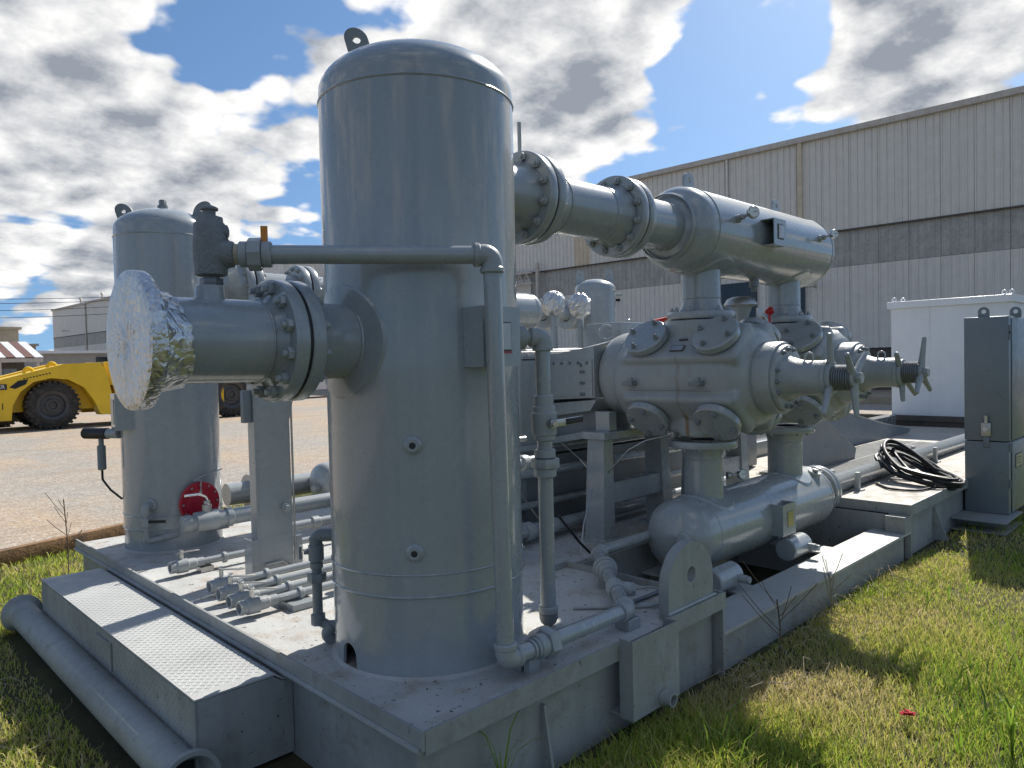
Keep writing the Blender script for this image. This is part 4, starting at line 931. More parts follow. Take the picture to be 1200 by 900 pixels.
for y, x0, lab in ((2.075, .135, 'farthest of the four deck drain valves in a row beside the post'), (1.905, .115, 'second farthest of the four deck drain valves in a row'), (1.742, .10, 'second nearest of the four deck drain valves in a row'), (1.60, .09, 'nearest of the four deck drain valves in a row')):
    drain(y, x0, .468, lab)
drain(2.64, .13, .47, 'lone deck drain pipe with ball valve in front of the red flange', 2.4, -1)
q = MB(); q.box((.33, 1.50, DK), (.47, 2.16, .444), .003); 
single(q, 'pipe_rest', 'grey_paint', 'low angle iron rest under the four deck drain pipes', 'bracket', smooth=0, base=(.38, 1.8, DK))
q = MB(); q.box((.30, 2.60, DK), (.38, 2.68, .442)); q.box((.27, 2.66, .4425), (.42, 2.675, .448))
single(q, 'pipe_rest', 'galv', 'small block clamp under the lone deck drain pipe', 'bracket', smooth=0, base=(.34, 2.64, DK))
# ---- big ball valve line in front of the shorter vessel
bv = thing('header_valve', 'large grey ball valve with bright lever in front of the red flange', 'valve', (.5, 3.12, DK))
BY, BZ = 3.06, .635
q = MB(); q.lathe((.36, BY, BZ), X_, [(0, .045), (.004, .055), (.055, .058), (.06, .050), (.085, .050), (.09, .066), (.235, .070), (.24, .058), (.29, .055)], 28); part(q, 'valve_body', 'grey_fitting', bv)
q = MB(); q.cyl((.65, BY, BZ), (2.4, BY, BZ), .056, n=24); q.cyl((.655, BY, BZ), (.70, BY, BZ), .066, n=24, ch=.005); part(q, 'pipe_body', 'grey_paint', bv)
q = MB(); q.cyl((.53, BY, BZ+.06), (.53, BY, BZ+.11), .032, n=14); q.hexa((.53, BY, BZ+.11), (.53, BY, BZ+.135), .024); part(q, 'stem', 'galv', bv)
q = MB(); q.tube([(.54, BY, BZ+.125), (.52, BY-.01, BZ+.165), (.47, BY-.03, BZ+.19), (.36, BY-.08, BZ+.20)], .009, .02, 8); part(q, 'lever', 'bright_steel', bv)

# ================================================================== COMPRESSOR
YB = .673; ZU = 2.49; ZL = .505; XC = (2.92, 4.14); ZA = 1.53
# ---- outlet spool
os_ = thing('outlet_spool', 'grey flanged pipe spool between the tall vessel and the upper bottle', 'pipe', (1.65, YB, 2.25))
q = MB(); q.lathe((1.318, YB, ZU), X_, [(0, .178), (.01, .178), (.06, .156), (.12, .151), (.512, .151), (.572, .156), (.622, .178), (.632, .178)], 48, cap=False); part(q, 'pipe_body', 'grey_paint', os_)
for xx in (1.443, 1.825):
    q = MB(); q.ring((xx, YB, ZU), X_, .1515, .004, 48, 6); part(q, 'weld_bead', 'grey_paint', os_)
f1 = flange(os_, (1.257, YB, ZU), X_, .231, .055, .1); nuts(f1, (1.312, YB, ZU), X_, .198, 12, .019, phase=PI/12)
f2 = flange(os_, (1.955, YB, ZU), X_, .231, .055, .1); nuts(f2, (1.955, YB, ZU), -X_, .198, 12, .021, phase=PI/12)
for xx in (1.2455, 2.0105):
    q = MB(); q.cyl((xx, YB, ZU), (xx+.011, YB, ZU), .223, n=48); part(q, 'gasket', 'black_rubber', os_)

def gauge(parent, p, d, r_=.034, st=.05):
    p, d = Vector(p), Vector(d).normalized()
    q = MB(); q.cyl(p, p+d*st*.35, .026, n=16); q.hexa(p+d*st*.35, p+d*st*.75, .019); q.cyl(p+d*st*.7, p+d*st*1.2, .011, n=12); g_ = part(q, 'gauge_stem', 'galv', parent)
    fd = (d*.35+Vector((-.6, -.7, .1))).normalized(); c_ = p+d*(st*1.2+.03)
    q = MB(); q.lathe(c_-fd*.014, fd, [(0, r_*.8), (.004, r_), (.026, r_), (.03, r_*.92), (.026, r_*.86)], 28); part(q, 'gauge_case', 'bright_steel', g_)
    q = MB(); q.lathe(c_+fd*.0125, fd, [(0, r_*.86), (.0015, r_*.86)], 24); part(q, 'gauge_dial', 'white_dial', g_)
    q = MB(); u, w, _ = frame(fd); q.obox(c_+fd*.0155+u*.008, u, w, fd, .013, .0015, .0006); part(q, 'gauge_needle', 'black_plate', g_, smooth=0)
    return g_
# ---- upper suction bottle
RU = .272
ub = thing('suction_bottle', 'big grey horizontal bottle on top of the compressor cylinders', 'vessel', (3.55, YB, 2.2))
q = MB(); q.lathe((0, YB, ZU), X_, [(2.714, RU), (4.44, RU)], 80, cap=False); part(q, 'shell', 'grey_paint', ub)
q = MB(); q.lathe((0, YB, ZU), X_, list(reversed(head_prof(RU-.001, .17, 2.655, -1, 12)))+[(2.709, RU-.001)], 80, cap=False); part(q, 'head', 'grey_paint', ub)
q = MB(); q.lathe((0, YB, ZU), X_, [(4.445, RU-.001), (4.47, RU-.001)]+head_prof(RU-.001, .15, 4.47, 1, 12)[1:], 80, cap=False); part(q, 'head', 'grey_paint', ub)
for xx in (2.711, 4.442):
    q = MB(); q.ring((xx, YB, ZU), X_, RU-.001, .005, 80, 6); part(q, 'weld_bead', 'grey_paint', ub)
q = MB(); q.lathe((2.084, YB, ZU), X_, [(0, .178), (.01, .178), (.06, .156), (.12, .151), (.60, .151)], 48, cap=False); q.lathe((2.484, YB, ZU), X_, [(.012, .205), (.03, .215), (.045, .205)], 48, cap=False); part(q, 'inlet_nozzle', 'grey_paint', ub)
q = MB(); rr = [(2.485+.17*(1-math.sqrt(max(0, 1-(r_/RU)**2)))-.012, r_) for r_ in (.15, .17, .19, .205)]+[(2.485+.17*(1-math.sqrt(1-(.215/RU)**2)), .215)]
q.lathe((0, YB, ZU), X_, rr, 48, cap=False); part(q, 'nozzle_pad', 'grey_paint', ub)
f3 = flange(ub, (2.022, YB, ZU), X_, .231, .055, .1); nuts(f3, (2.077, YB, ZU), X_, .198, 12, .019, phase=PI/12)
def saddle(mb, cx, zc, R_, ri, ro, sgn, th=.01, n=48):
    vs_ = []; 
    for k in range(n):
        a = 2*PI*k/n
        for rho, tk in ((ri, th), (ro-.008, th), (ro, -.003)):
            dx, dy = rho*math.cos(a), rho*math.sin(a); vs_.append((cx+dx, YB+dy, zc+sgn*math.sqrt(max((R_+tk)**2-dy*dy, .0004))))
    fs = [(3*k+j, 3*((k+1) % n)+j, 3*((k+1) % n)+j+1, 3*k+j+1) for k in range(n) for j in (0, 1)]
    return mb.add(vs_, fs)
for xc in XC:
    q = MB(); q.lathe((xc, YB, 0), Z_, [(1.968, .15), (1.978, .15), (2.02, .133), (2.05, .130), (2.40, .130)], 40, cap=False); q.ring((xc, YB, 2.055), Z_, .130, .004, 40, 6); part(q, 'nozzle', 'grey_paint', ub)
    q = MB(); saddle(q, xc, ZU, RU, .125, .215, -1); part(q, 'nozzle_pad', 'grey_paint', ub)
    fo = flange(ub, (xc, YB, 1.918), Z_, .226, .05, .08); nuts(fo, (xc, YB, 1.968), Z_, .192, 12, .017, phase=.1, stud=.016)
for xx in (2.80, 4.05):
    q = MB(); holed_plate(q, (xx, YB-.0, ZU+RU-.02), X_, Z_, Y_, .115, .135, .018, .085, .018, 22); part(q, 'lifting_lug', 'grey_paint', ub)
q = MB(); q.box((3.28, .325, 2.412), (3.455, .331, 2.59)); q.box((3.28, .3315, 2.584), (3.455, .45, 2.59)); q.box((3.28, .3315, 2.412), (3.455, .45, 2.418)); q.box((3.449, .3315, 2.4185), (3.455, .45, 2.5835)); bo = part(q, 'plate_bracket', 'grey_paint', ub, smooth=0)
q = MB(); q.box((3.33, .3215, 2.455), (3.415, .3245, 2.555)); part(q, 'name_plate', 'panel_dark', bo, smooth=0)
q = MB(); q.box((3.336, .3185, 2.461), (3.409, .3212, 2.549)); part(q, 'plate_face', 'steel_plate', bo, smooth=0)
gauge(ub, (2.935, YB-RU*.985, ZU+.06), (-.1, -.98, .22), .040, .07)
gauge(ub, (4.22, YB-RU*.97, ZU+.065), (.1, -.98, .22), .034, .06)
q = MB(); q.cyl((3.55, YB-.06, ZU-RU+.02), (3.55, YB-.06, ZU-RU-.05), .034, n=16); q.hexa((3.55, YB-.06, ZU-RU-.05), (3.55, YB-.06, ZU-RU-.085), .024); part(q, 'drain_plug', 'grey_dark', ub)

# ---- lower discharge bottle
RL = .245
lb = thing('discharge_bottle', 'grey horizontal bottle slung in the open bay under the compressor cylinders', 'vessel', (3.7, YB, .25))
q = MB(); q.lathe((0, YB, ZL), X_, [(2.732, RL), (4.46, RL)], 80, cap=False); part(q, 'shell', 'grey_paint', lb)
q = MB(); q.lathe((0, YB, ZL), X_, list(reversed(head_prof(RL-.001, .165, 2.635, -1, 12)))+[(2.728, RL-.001)], 80, cap=False); part(q, 'head', 'grey_paint', lb)
q = MB(); q.lathe((0, YB, ZL), X_, [(4.465, RL-.001), (4.485, RL-.001)]+head_prof(RL-.001, .12, 4.485, 1, 12)[1:], 80, cap=False); part(q, 'head', 'grey_paint', lb)
for xx in (2.73, 3.46, 4.462):
    q = MB(); q.ring((xx, YB, ZL), X_, RL-.002, .004, 80, 6); part(q, 'weld_bead', 'grey_paint', lb)
for xc in XC:
    q = MB(); q.lathe((xc, YB, 0), Z_, [(.60, .130), (.985, .130), (1.02, .135), (1.055, .15), (1.06, .15)], 40, cap=False); q.ring((xc, YB, .985), Z_, .130, .004, 40, 6); part(q, 'nozzle', 'grey_paint', lb)
    q = MB(); saddle(q, xc, ZL, RL, .125, .20, 1); part(q, 'nozzle_pad', 'grey_paint', lb)
    fo = flange(lb, (xc, YB, 1.062), Z_, .226, .05, .08); nuts(fo, (xc, YB, 1.062), -Z_, .192, 12, .015, phase=.1, stud=.004)
q = MB(); q.lathe((2.50, YB-.10, ZL+.02), (-.94, -.33, 0), [(-.02, .055), (.018, .048), (.03, .034), (.055, .033)], 24); q.hexa(Vector((2.50, YB-.10, ZL+.02))+Vector((-.94, -.33, 0))*.055, Vector((2.50, YB-.10, ZL+.02))+Vector((-.94, -.33, 0))*.085, .024); part(q, 'plug', 'grey_fitting', lb)
q = MB(); q.box((3.42, .355, .40), (3.43, .47, .62)); q.box((3.4305, .355, .40), (3.62, .362, .62)); q.box((3.61, .3625, .40), (3.62, .47, .62)); bo = part(q, 'plate_bracket', 'grey_paint', lb, smooth=0)
q = MB(); q.box((3.49, .350, .46), (3.575, .3545, .565)); part(q, 'name_plate', 'brass_plate', bo, 'yellowish brass name plate', smooth=0)
gauge(lb, (3.07, YB-.09, .855), (.75, -.66, .05), .036, .06)
q = MB(); q.cyl((4.36, YB-.13, ZL+RL-.06), (4.36, YB-.145, ZL+RL-.02), .05, n=20); q.hexa((4.36, YB-.145, ZL+RL-.02), (4.36, YB-.15, ZL+RL), .025); part(q, 'plug', 'grey_fitting', lb)
f5 = flange(lb, (4.645, YB, ZL+.015), X_, .205, .05, .05); nuts(f5, (4.645, YB, ZL+.015), -X_, .172, 12, .018)
q = MB(); q.lathe((4.54, YB, ZL+.015), X_, [(0, .13), (.08, .125), (.105, .15)], 30, cap=False); part(q, 'outlet_nozzle', 'grey_paint', lb)
dp = thing('discharge_pipe', 'long light grey discharge pipe leaving the lower bottle along the rear deck', 'pipe', (7, YB, .44))
f6 = flange(dp, (4.706, YB, ZL+.015), X_, .205, .05, .05); nuts(f6, (4.756, YB, ZL+.015), X_, .172, 12, .018)
q = MB(); q.lathe((4.756, YB, ZL+.015), X_, [(0, .15), (.03, .14), (.09, .10), (.13, .084), (6.75, .084)], 36); part(q, 'pipe_body', 'grey_paint', dp)
q = MB(); q.cyl((4.695, YB, ZL+.015), (4.7055, YB, ZL+.015), .197, n=36); part(q, 'gasket', 'black_rubber', dp)
for xx in (5.32, 7.6):
    q = MB(); q.box((xx, YB-.13, .44), (xx+.05, YB-.095, .60)); q.box((xx-.02, YB-.16, .439), (xx+.07, YB+.16, .45)); q.box((xx, YB+.095, .44), (xx+.05, YB+.13, .60)); part(q, 'pipe_clamp', 'grey_fitting', dp, smooth=0)
# jack cushions under the bottle
for (xa, lab) in ((2.45, 'grey drum-shaped jack support under the near end of the lower bottle'), (3.46, 'grey drum-shaped jack support under the middle of the lower bottle')):
    t_ = thing('jack_support', lab, 'support', (xa+.2, .36, .222), 'jack supports under the lower bottle')
    q = MB(); q.cyl((xa, .36, .302), (xa+.27, .36, .302), .079, n=30, ch=.008); part(q, 'drum', 'grey_paint', t_)
    q = MB(); q.cyl((xa+.21, .285, .30), (xa+.21, .235, .30), .026, n=14); q.hexa((xa+.21, .235, .30), (xa+.21, .21, .30), .022); part(q, 'jack_bolt', 'grey_fitting', t_)

# ---- cylinders
def cyl_body():
    q = MB(); xc = XC[0]
    q.lathe((xc, 1.16, ZA), (0, -1, 0), [(-.04, .30), (0, .32), (.05, .334), (.80, .334), (.86, .322), (.91, .295), (.95, .25), (.95, 0)], 64)
    for sx in (-1, 1):
        for sz in (-1, 1):
            d = Vector((sx, 0, sz)).normalized(); t_ = Vector((sz, 0, -sx)).normalized()
            q.obox(Vector((xc, .67, ZA))+d*.24, Y_, t_, d, .425, .162, .106, .03)
    for sz in (-1, 1):
        q.lathe((xc, YB, ZA), (0, 0, sz), [(.1, .225), (.30, .225), (.36, .222), (.383, .222)], 48)
        q.box((xc-.21, .36, ZA+(.1 if sz > 0 else -.355)), (xc+.21, .99, ZA+(.355 if sz > 0 else -.1)), .03)
    me = q.mesh('body', 'cast_paint'); o = bpy.data.objects.new('tmp', me); COL.objects.link(o)
    a = o.modifiers.new('r', 'REMESH'); a.mode = 'VOXEL'; a.voxel_size = .0095
    b_ = o.modifiers.new('s', 'SMOOTH'); b_.factor = .5; b_.iterations = 4
    bpy.context.view_layer.update()
    m2 = bpy.data.meshes.new_from_object(o.evaluated_get(bpy.context.evaluated_depsgraph_get())); bpy.data.objects.remove(o)
    m2.materials.clear(); m2.materials.append(MATS['cast_paint']); m2.polygons.foreach_set('use_smooth', [True]*len(m2.polygons)); m2.name = 'body'
    return m2
def wheel(parent, y, z, xc, angs, lens, hub_r, th, name):
    c_ = Vector((xc, y, z)); q = MB(); q.cyl(c_+Y_*th*.6, c_-Y_*th*.6, hub_r, n=24, ch=.004)
    for a, L in zip(angs, lens):
        d = Vector((math.cos(a), -.10, math.sin(a))).normalized(); q.lathe(c_+d*hub_r*.5, d, [(0, .027), (L*.35, .020), (L*.9, .0155), (L*.97, .014), (L, .007)], 12)
    return part(q, name, 'grey_fitting', parent)
cy0 = (XC[0], YB, ZA-.4)
cyA = thing('compressor_cylinder', 'nearer cast grey compressor cylinder with round valve covers and handwheel pointing right', 'compressor cylinder', cy0)
me = cyl_body(); me.transform(Matrix.Translation(-Vector(cy0))); bo_ = bpy.data.objects.new('body', me); COL.objects.link(bo_); bo_.parent = cyA; BASE[bo_.name] = Vector(cy0)
xc = XC[0]
for sx in (-1, 1):
    for sz in (-1, 1):
        d = Vector((sx, 0, sz)).normalized()
        for yy in (.93, .41):
            c_ = Vector((xc, yy, ZA))+d*.345
            q = MB(); q.lathe(c_, d, [(0, .128), (.016, .128), (.017, .147), (.021, .151), (.058, .151), (.065, .144)], 40); cap_ = part(q, 'valve_cover', 'grey_paint', cyA)
            nuts(cap_, c_+d*.065, d, .112, 4, .0185, 'grey_dark', phase=PI/4+.5, stud=.016)
# distance-piece flange, head ring, pocket neck
q = MB(); q.lathe((xc, 1.16, ZA+.02), Y_, [(0, .295), (.01, .305), (.11, .305), (.16, .29), (.20, .25)], 56); part(q, 'crank_end_flange', 'cast_paint', cyA)
q = MB(); q.lathe((xc, .285, ZA-.005), (0, -1, 0), [(0, .222), (.01, .226), (.175, .226), (.185, .220), (.185, .1)], 48); hd = part(q, 'outer_head', 'cast_paint', cyA)
q = MB(); q.lathe((xc, .10, ZA-.005), (0, -1, 0), [(0, .205), (.022, .205), (.03, .20), (.032, .145), (.06, .128), (.10, .113), (.14, .106), (.255, .104), (.26, .109), (.28, .109)], 40); nk = part(q, 'clearance_pocket', 'cast_paint', cyA)
nuts(hd, (xc, .07, ZA-.005), -Y_, .178, 16, .0145, 'grey_dark', phase=.1, skip=(2, 6, 10, 14))
q = MB(); q.tube([(xc, -.03, ZA+.095), (xc, -.03, ZA+.135), (xc, -.055, ZA+.15), (xc, -.08, ZA+.135), (xc, -.08, ZA+.095)], .006, .012, 8); part(q, 'eye_bolt', 'grey_fitting', cyA)
q = MB(); q.cyl((xc, -.185, ZA-.005), (xc, -.31, ZA-.005), .068, n=24)
for k in range(8): q.ring((xc, -.20-.0135*k, ZA-.005), Y_, .071, .006, 28, 6)
part(q, 'threaded_rod', 'rod_steel', cyA)
wheel(cyA, -.185, ZA-.005, xc, (R(108), R(228), R(348)), (.23, .23, .23), .095, .035, 'lock_wheel')
wheel(cyA, -.31, ZA-.005, xc, (R(45), R(135), R(268)), (.17, .17, .2), .06, .03, 'handwheel')
q = MB(); q.hexa((xc, -.328, ZA-.005), (xc, -.362, ZA-.005), .034); part(q, 'wheel_nut', 'grey_fitting', cyA)
# lubricator fittings, plate, rust, lettering
for yy in (.985, .475):
    q = MB(); q.hexa((xc-.328, yy, ZA-.03), (xc-.36, yy, ZA-.03), .019); q.cyl((xc-.36, yy, ZA-.03), (xc-.385, yy, ZA-.03), .012, n=10); q.obox((xc-.37, yy+.035, ZA-.03), Y_, X_, Z_, .035, .014, .014, .003); q.cyl((xc-.37, yy, ZA-.03), (xc-.37, yy, ZA+.01), .009, n=10); part(q, 'lube_fitting', 'grey_dark', cyA)
q = MB(); q.tube([(xc-.352, 1.03, ZA-.075), (xc-.355, .40, ZA-.075)], .003, n=6); part(q, 'tubing', 'grey_dark', cyA)
dU = Vector((-1, 0, 1)).normalized(); uU = Vector((1, 0, 1)).normalized()
q = MB(); q.obox(Vector((xc, .67, ZA))+dU*.352-uU*.075, Y_, uU, dU, .048, .024, .003); npl = part(q, 'name_plate', 'panel_dark', cyA, smooth=0)
q = MB(); q.obox(Vector((xc, .67, ZA))+dU*.3555-uU*.075, Y_, uU, dU, .043, .019, .001); part(q, 'plate_face', 'steel_plate', npl, smooth=0)
q = MB(); q.obox(Vector((xc, .66, ZA))+dU*.351+uU*.005, Y_, uU, dU, .03, .006, .003); part(q, 'serial_plate', 'panel_dark', cyA, smooth=0)
q = MB(); q.hexa(Vector((xc, .665, ZA))+dU*.34+uU*.10, Vector((xc, .665, ZA))+dU*.37+uU*.10, .022); part(q, 'plug', 'grey_fitting', cyA)
cyB = copy_tree(cyA, None, Vector((XC[1]-XC[0], 0, 0)))
for ch in [o for o in bpy.data.objects if o.parent == cyB and o.name.split('.')[0] in ('lock_wheel', 'handwheel')]: bpy.data.objects.remove(ch)
wheel(cyB, -.185, ZA-.005, XC[1], (R(140), R(262), R(322)), (.17, .16, .23), .095, .035, 'lock_wheel')
wheel(cyB, -.31, ZA-.005, XC[1], (R(88), R(222), R(318)), (.22, .18, .17), .06, .03, 'handwheel')
cyB['label'] = 'farther cast grey compressor cylinder behind the first, its handwheel against the white enclosure'
# gasket shadow line rings under the flanges
# red cap on the near cylinder
q = MB(); c_ = Vector((2.90, .97, 1.89)); q.lathe(c_, (-.2, .1, 1), [(0, .018), (.03, .02), (.032, .045), (.045, .052), (.055, .048), (.056, 0)], 20)
single(q, 'thread_cap', 'red_bright', 'bright red plastic cap on top of the nearer cylinder', 'cap', base=c_)
# thin instrument line under the near cylinder
q = MB(); q.hexa((2.70, .74, 1.16), (2.66, .75, 1.16), .022); q.tube([(2.66, .75, 1.16), (2.58, .90, 1.12), (2.56, 1.03, 1.05), (2.55, 1.22, .86), (2.55, 1.24, .70)], .0055, .05, 8)
single(q, 'instrument_tube', 'galv', 'thin bright tube curving down from below the nearer cylinder', 'tube', base=(2.6, 1.0, .7))
# mushroom breather between the cylinders
mb_ = thing('breather_cap', 'grey mushroom-shaped breather between the two cylinders', 'breather', (3.53, .71, 1.85))
q = MB(); q.lathe((3.53, .71, 0), Z_, [(1.90, .045), (1.96, .058), (2.02, .078), (2.035, .10)], 28); part(q, 'bowl', 'grey_fitting', mb_)
q = MB(); q.lathe((3.53, .71, 0), Z_, [(2.032, .110), (2.04, .120), (2.05, .118), (2.085, .095), (2.10, .06), (2.105, 0)], 32); part(q, 'cap', 'galv', mb_)
q = MB(); q.tube([(3.53, .71, 1.90), (3.53, .71, 1.70)], .03, n=12); q.tube([(3.42, .78, 2.02), (3.38, .82, 1.95), (3.42, .80, 1.85)], .012, .02, 8); part(q, 'stem', 'galv', mb_)
q = MB(); q.obox((3.66, .63, 1.97), (.7, -.7, 0), Z_, (.7, .7, 0), .02, .05, .015, .003); q.tube([(3.66, .63, 1.99), (3.72, .60, 1.92), (3.70, .62, 1.85)], .012, .02, 8); part(q, 'actuator', 'galv', mb_)
q = MB(); c_ = Vector((3.80, .62, 2.0)); q.lathe(c_, (.7, -.6, .3), [(-.03, .016), (-.01, .022), (0, .03), (.02, .03), (.026, .024), (.027, 0)], 16); q.cyl(c_-Z_*.01, c_-Z_*.14, .010, n=8)
single(q, 'red_fitting', 'red_bright', 'small red fitting beside the mushroom breather', 'fitting', base=(3.8, .62, 1.85))

# ---- crosshead guides and frame
def guide(xc, lab):
    t_ = thing('crosshead_guide', lab, 'compressor guide', (xc, 1.6, 1.1), 'crosshead guides')
    q = MB(); x0, x1 = xc-.30, xc+.30
    pts = [(1.36, 1.395), (1.84, 1.37), (1.84, 1.70), (1.36, 1.765)]
    q.prism([(a, b_) for a, b_ in pts], (x0, 0, 0), Y_, Z_, X_, x1-x0); part(q, 'housing', 'grey_paint', t_, smooth=0)
    q = MB(); q.box((x0-.008, 1.375, 1.405), (x0-.001, 1.82, 1.668)); cov = part(q, 'side_cover', 'grey_paint', t_, smooth=0)
    for yy in (1.42, 1.50, 1.58, 1.66, 1.74, 1.79): nut_at(cov, (x0-.008, yy, 1.645), -X_, .0115, 'grey_dark', .006, 'bolt')
    for zz_ in (1.42, 1.50, 1.58, 1.63): nut_at(cov, (x0-.008, 1.475, zz_), -X_, .0115, 'grey_dark', .006, 'bolt')
    for zz_ in (1.42, 1.50, 1.58): nut_at(cov, (x0-.008, 1.452, zz_), -X_, .0115, 'grey_dark', .006, 'bolt')
    q = MB(); q.prism([(1.36, 1.38), (1.84, 1.34), (1.84, 1.24), (1.42, 1.30)], (x0+.02, 0, 0), Y_, Z_, X_, .56); part(q, 'lower_web', 'grey_paint', t_, smooth=0)
    q = MB(); q.prism([(1.34, 1.17), (1.84, 1.08), (1.84, 1.03), (1.34, 1.12)], (x0+.0, 0, 0), Y_, Z_, X_, .60); part(q, 'bottom_flange', 'grey_paint', t_, smooth=0)
    q = MB(); q.prism([(1.36, 1.165), (1.84, 1.085), (1.84, 1.24), (1.42, 1.30)], (x0+.08, 0, 0), Y_, Z_, X_, .44); part(q, 'web', 'grey_dark', t_, smooth=0)
    return t_
guide(XC[0], 'grey bolted crosshead guide left of the nearer cylinder'); guide(XC[1], 'grey crosshead guide left of the farther cylinder')
fr = thing('crankcase_unit', 'grey compressor crankcase behind the cylinders with box covers on top', 'compressor', (3.6, 2.15, DK))
q = MB(); q.box((2.35, 1.845, .95), (4.85, 2.65, 1.68), .03); part(q, 'crankcase', 'grey_paint', fr)
q = MB(); q.box((2.40, 1.85, 1.681), (4.8, 2.62, 1.70)); part(q, 'top_cover', 'grey_paint', fr, smooth=0)
for k in range(9): nut_at(fr, (2.5+k*.27, 1.90, 1.70), Z_, .014, 'grey_fitting', .008, 'bolt')
q = MB(); q.box((3.86, 2.05, 1.703), (4.38, 2.45, 2.00), .006); part(q, 'lube_box', 'grey_paint', fr)
q = MB(); q.box((4.40, 2.05, 1.703), (4.80, 2.45, 2.005), .006); part(q, 'lube_box', 'grey_paint', fr)
q = MB(); q.ring((3.72, 2.1, 1.90), (.6, .8, 0), .062, .016, 32, 10); q.cyl((3.72, 2.1, 1.70), (3.72, 2.1, 1.835), .022, n=12); part(q, 'lifting_eye', 'grey_paint', fr)
q = MB(); q.ring((4.25, 2.25, 2.02), (.6, .8, 0), .022, .006, 20, 6); part(q, 'lifting_eye', 'grey_paint', fr)
q = MB(); q.tube([(2.5, 1.92, 1.74), (3.2, 1.95, 1.75), (3.4, 1.85, 1.80), (3.55, 1.75, 1.86)], .014, .05, 8); q.tube([(2.4, 1.87, 1.73), (4.0, 1.87, 1.74)], .009, n=8); part(q, 'oil_tube', 'galv', fr)
q = MB(); q.box((2.40, 1.86, DK), (4.8, 2.6, .94)); part(q, 'frame_base', 'grey_dark', fr, smooth=0)

# ---- cylinder pedestals
def pedestal(xc, lab):
    t_ = thing('pedestal', lab, 'support', (xc, 1.25, DK), 'pedestals under the crosshead guides')
    for (xa, na) in ((xc-.44, 'leg'), (xc+.30, 'leg')):
        q = MB(); sl = .03 if xa < xc else -.03
        q.add([(xa, 1.19, DK), (xa+.13, 1.19, DK), (xa+.13, 1.36, DK), (xa, 1.36, DK), (xa+sl, 1.20, 1.11), (xa+sl+.10, 1.20, 1.11), (xa+sl+.10, 1.34, 1.11), (xa+sl, 1.34, 1.11)], [(3, 2, 1, 0), (4, 5, 6, 7), (0, 1, 5, 4), (1, 2, 6, 5), (2, 3, 7, 6), (3, 0, 4, 7)])
        part(q, na, 'grey_paint', t_, smooth=0)
    q = MB(); q.box((xc-.44, 1.17, 1.111), (xc+.46, 1.37, 1.165), .006); part(q, 'top_plate', 'grey_paint', t_, smooth=0)
    q = MB(); q.box((xc-.305, 1.21, .66), (xc+.305, 1.33, .80)); part(q, 'cross_bar', 'grey_paint', t_, smooth=0)
    for a in (xc-.33, xc+.22):
        q = MB(); q.box((a, 1.21, 1.166), (a+.08, 1.33, 1.30)); part(q, 'saddle_block', 'grey_paint', t_, smooth=0)
    for a in (xc-.50, xc+.26):
        q = MB(); q.box((a, 1.15, DK), (a+.22, 1.40, DK+.014)); part(q, 'base_plate', 'grey_paint', t_, smooth=0)
pedestal(XC[0], 'grey steel pedestal under the nearer crosshead guide'); pedestal(XC[1], 'grey steel pedestal under the farther crosshead guide')
# ---- floor pipes behind
def fpipe(pts, r_, lab, fit=(), mat_='grey_paint'):
    t_ = thing('floor_pipe', lab, 'pipe', pts[0], 'pipes along the floor behind the bay')
    q = MB(); q.tube(pts, r_, .06, 16); part(q, 'pipe_body', mat_, t_)
    for (p, d, R_) in fit:
        q = MB(); p, d = Vector(p), Vector(d).normalized(); q.cyl(p-d*.03, p+d*.03, R_, n=18, ch=.004); part(q, 'coupling', 'grey_fitting', t_)
fpipe([(1.2, 1.55, .50), (4.8, 1.55, .50)], .045, 'thick grey floor pipe passing behind the nearer pedestal', (((2.1, 1.55, .5), X_, .065), ((2.35, 1.55, .5), X_, .055), ((1.95, 1.55, .5), X_, .057)))
fpipe([(1.0, 2.9, .52), (3.0, 2.9, .52)], .035, 'grey floor pipe left of the post base running to the frame', (((1.25, 2.9, .52), X_, .047), ((1.45, 2.9, .52), X_, .05)))
fpipe([(1.3, 1.75, .62), (4.8, 1.75, .62)], .028, 'upper thin grey floor pipe under the crosshead guides')
fpipe([(1.3, 1.70, .86), (4.8, 1.70, .86)], .035, 'grey pipe running level below the crosshead guides')
fpipe([(1.25, 1.8, 1.02), (4.8, 1.8, 1.02)], .030, 'topmost grey pipe running below the crosshead guides')
fpipe([(1.02, .72, .44), (1.02, .62, .75), (1.02, .62, .80)], .022, 'short pale bent tube beside the dump line foot', mat_='galv')
fpipe([(1.0, .3, .422), (1.85, .28, .422)], .010, 'thin rod lying along the deck toward the lifting lug', mat_='rod_steel')
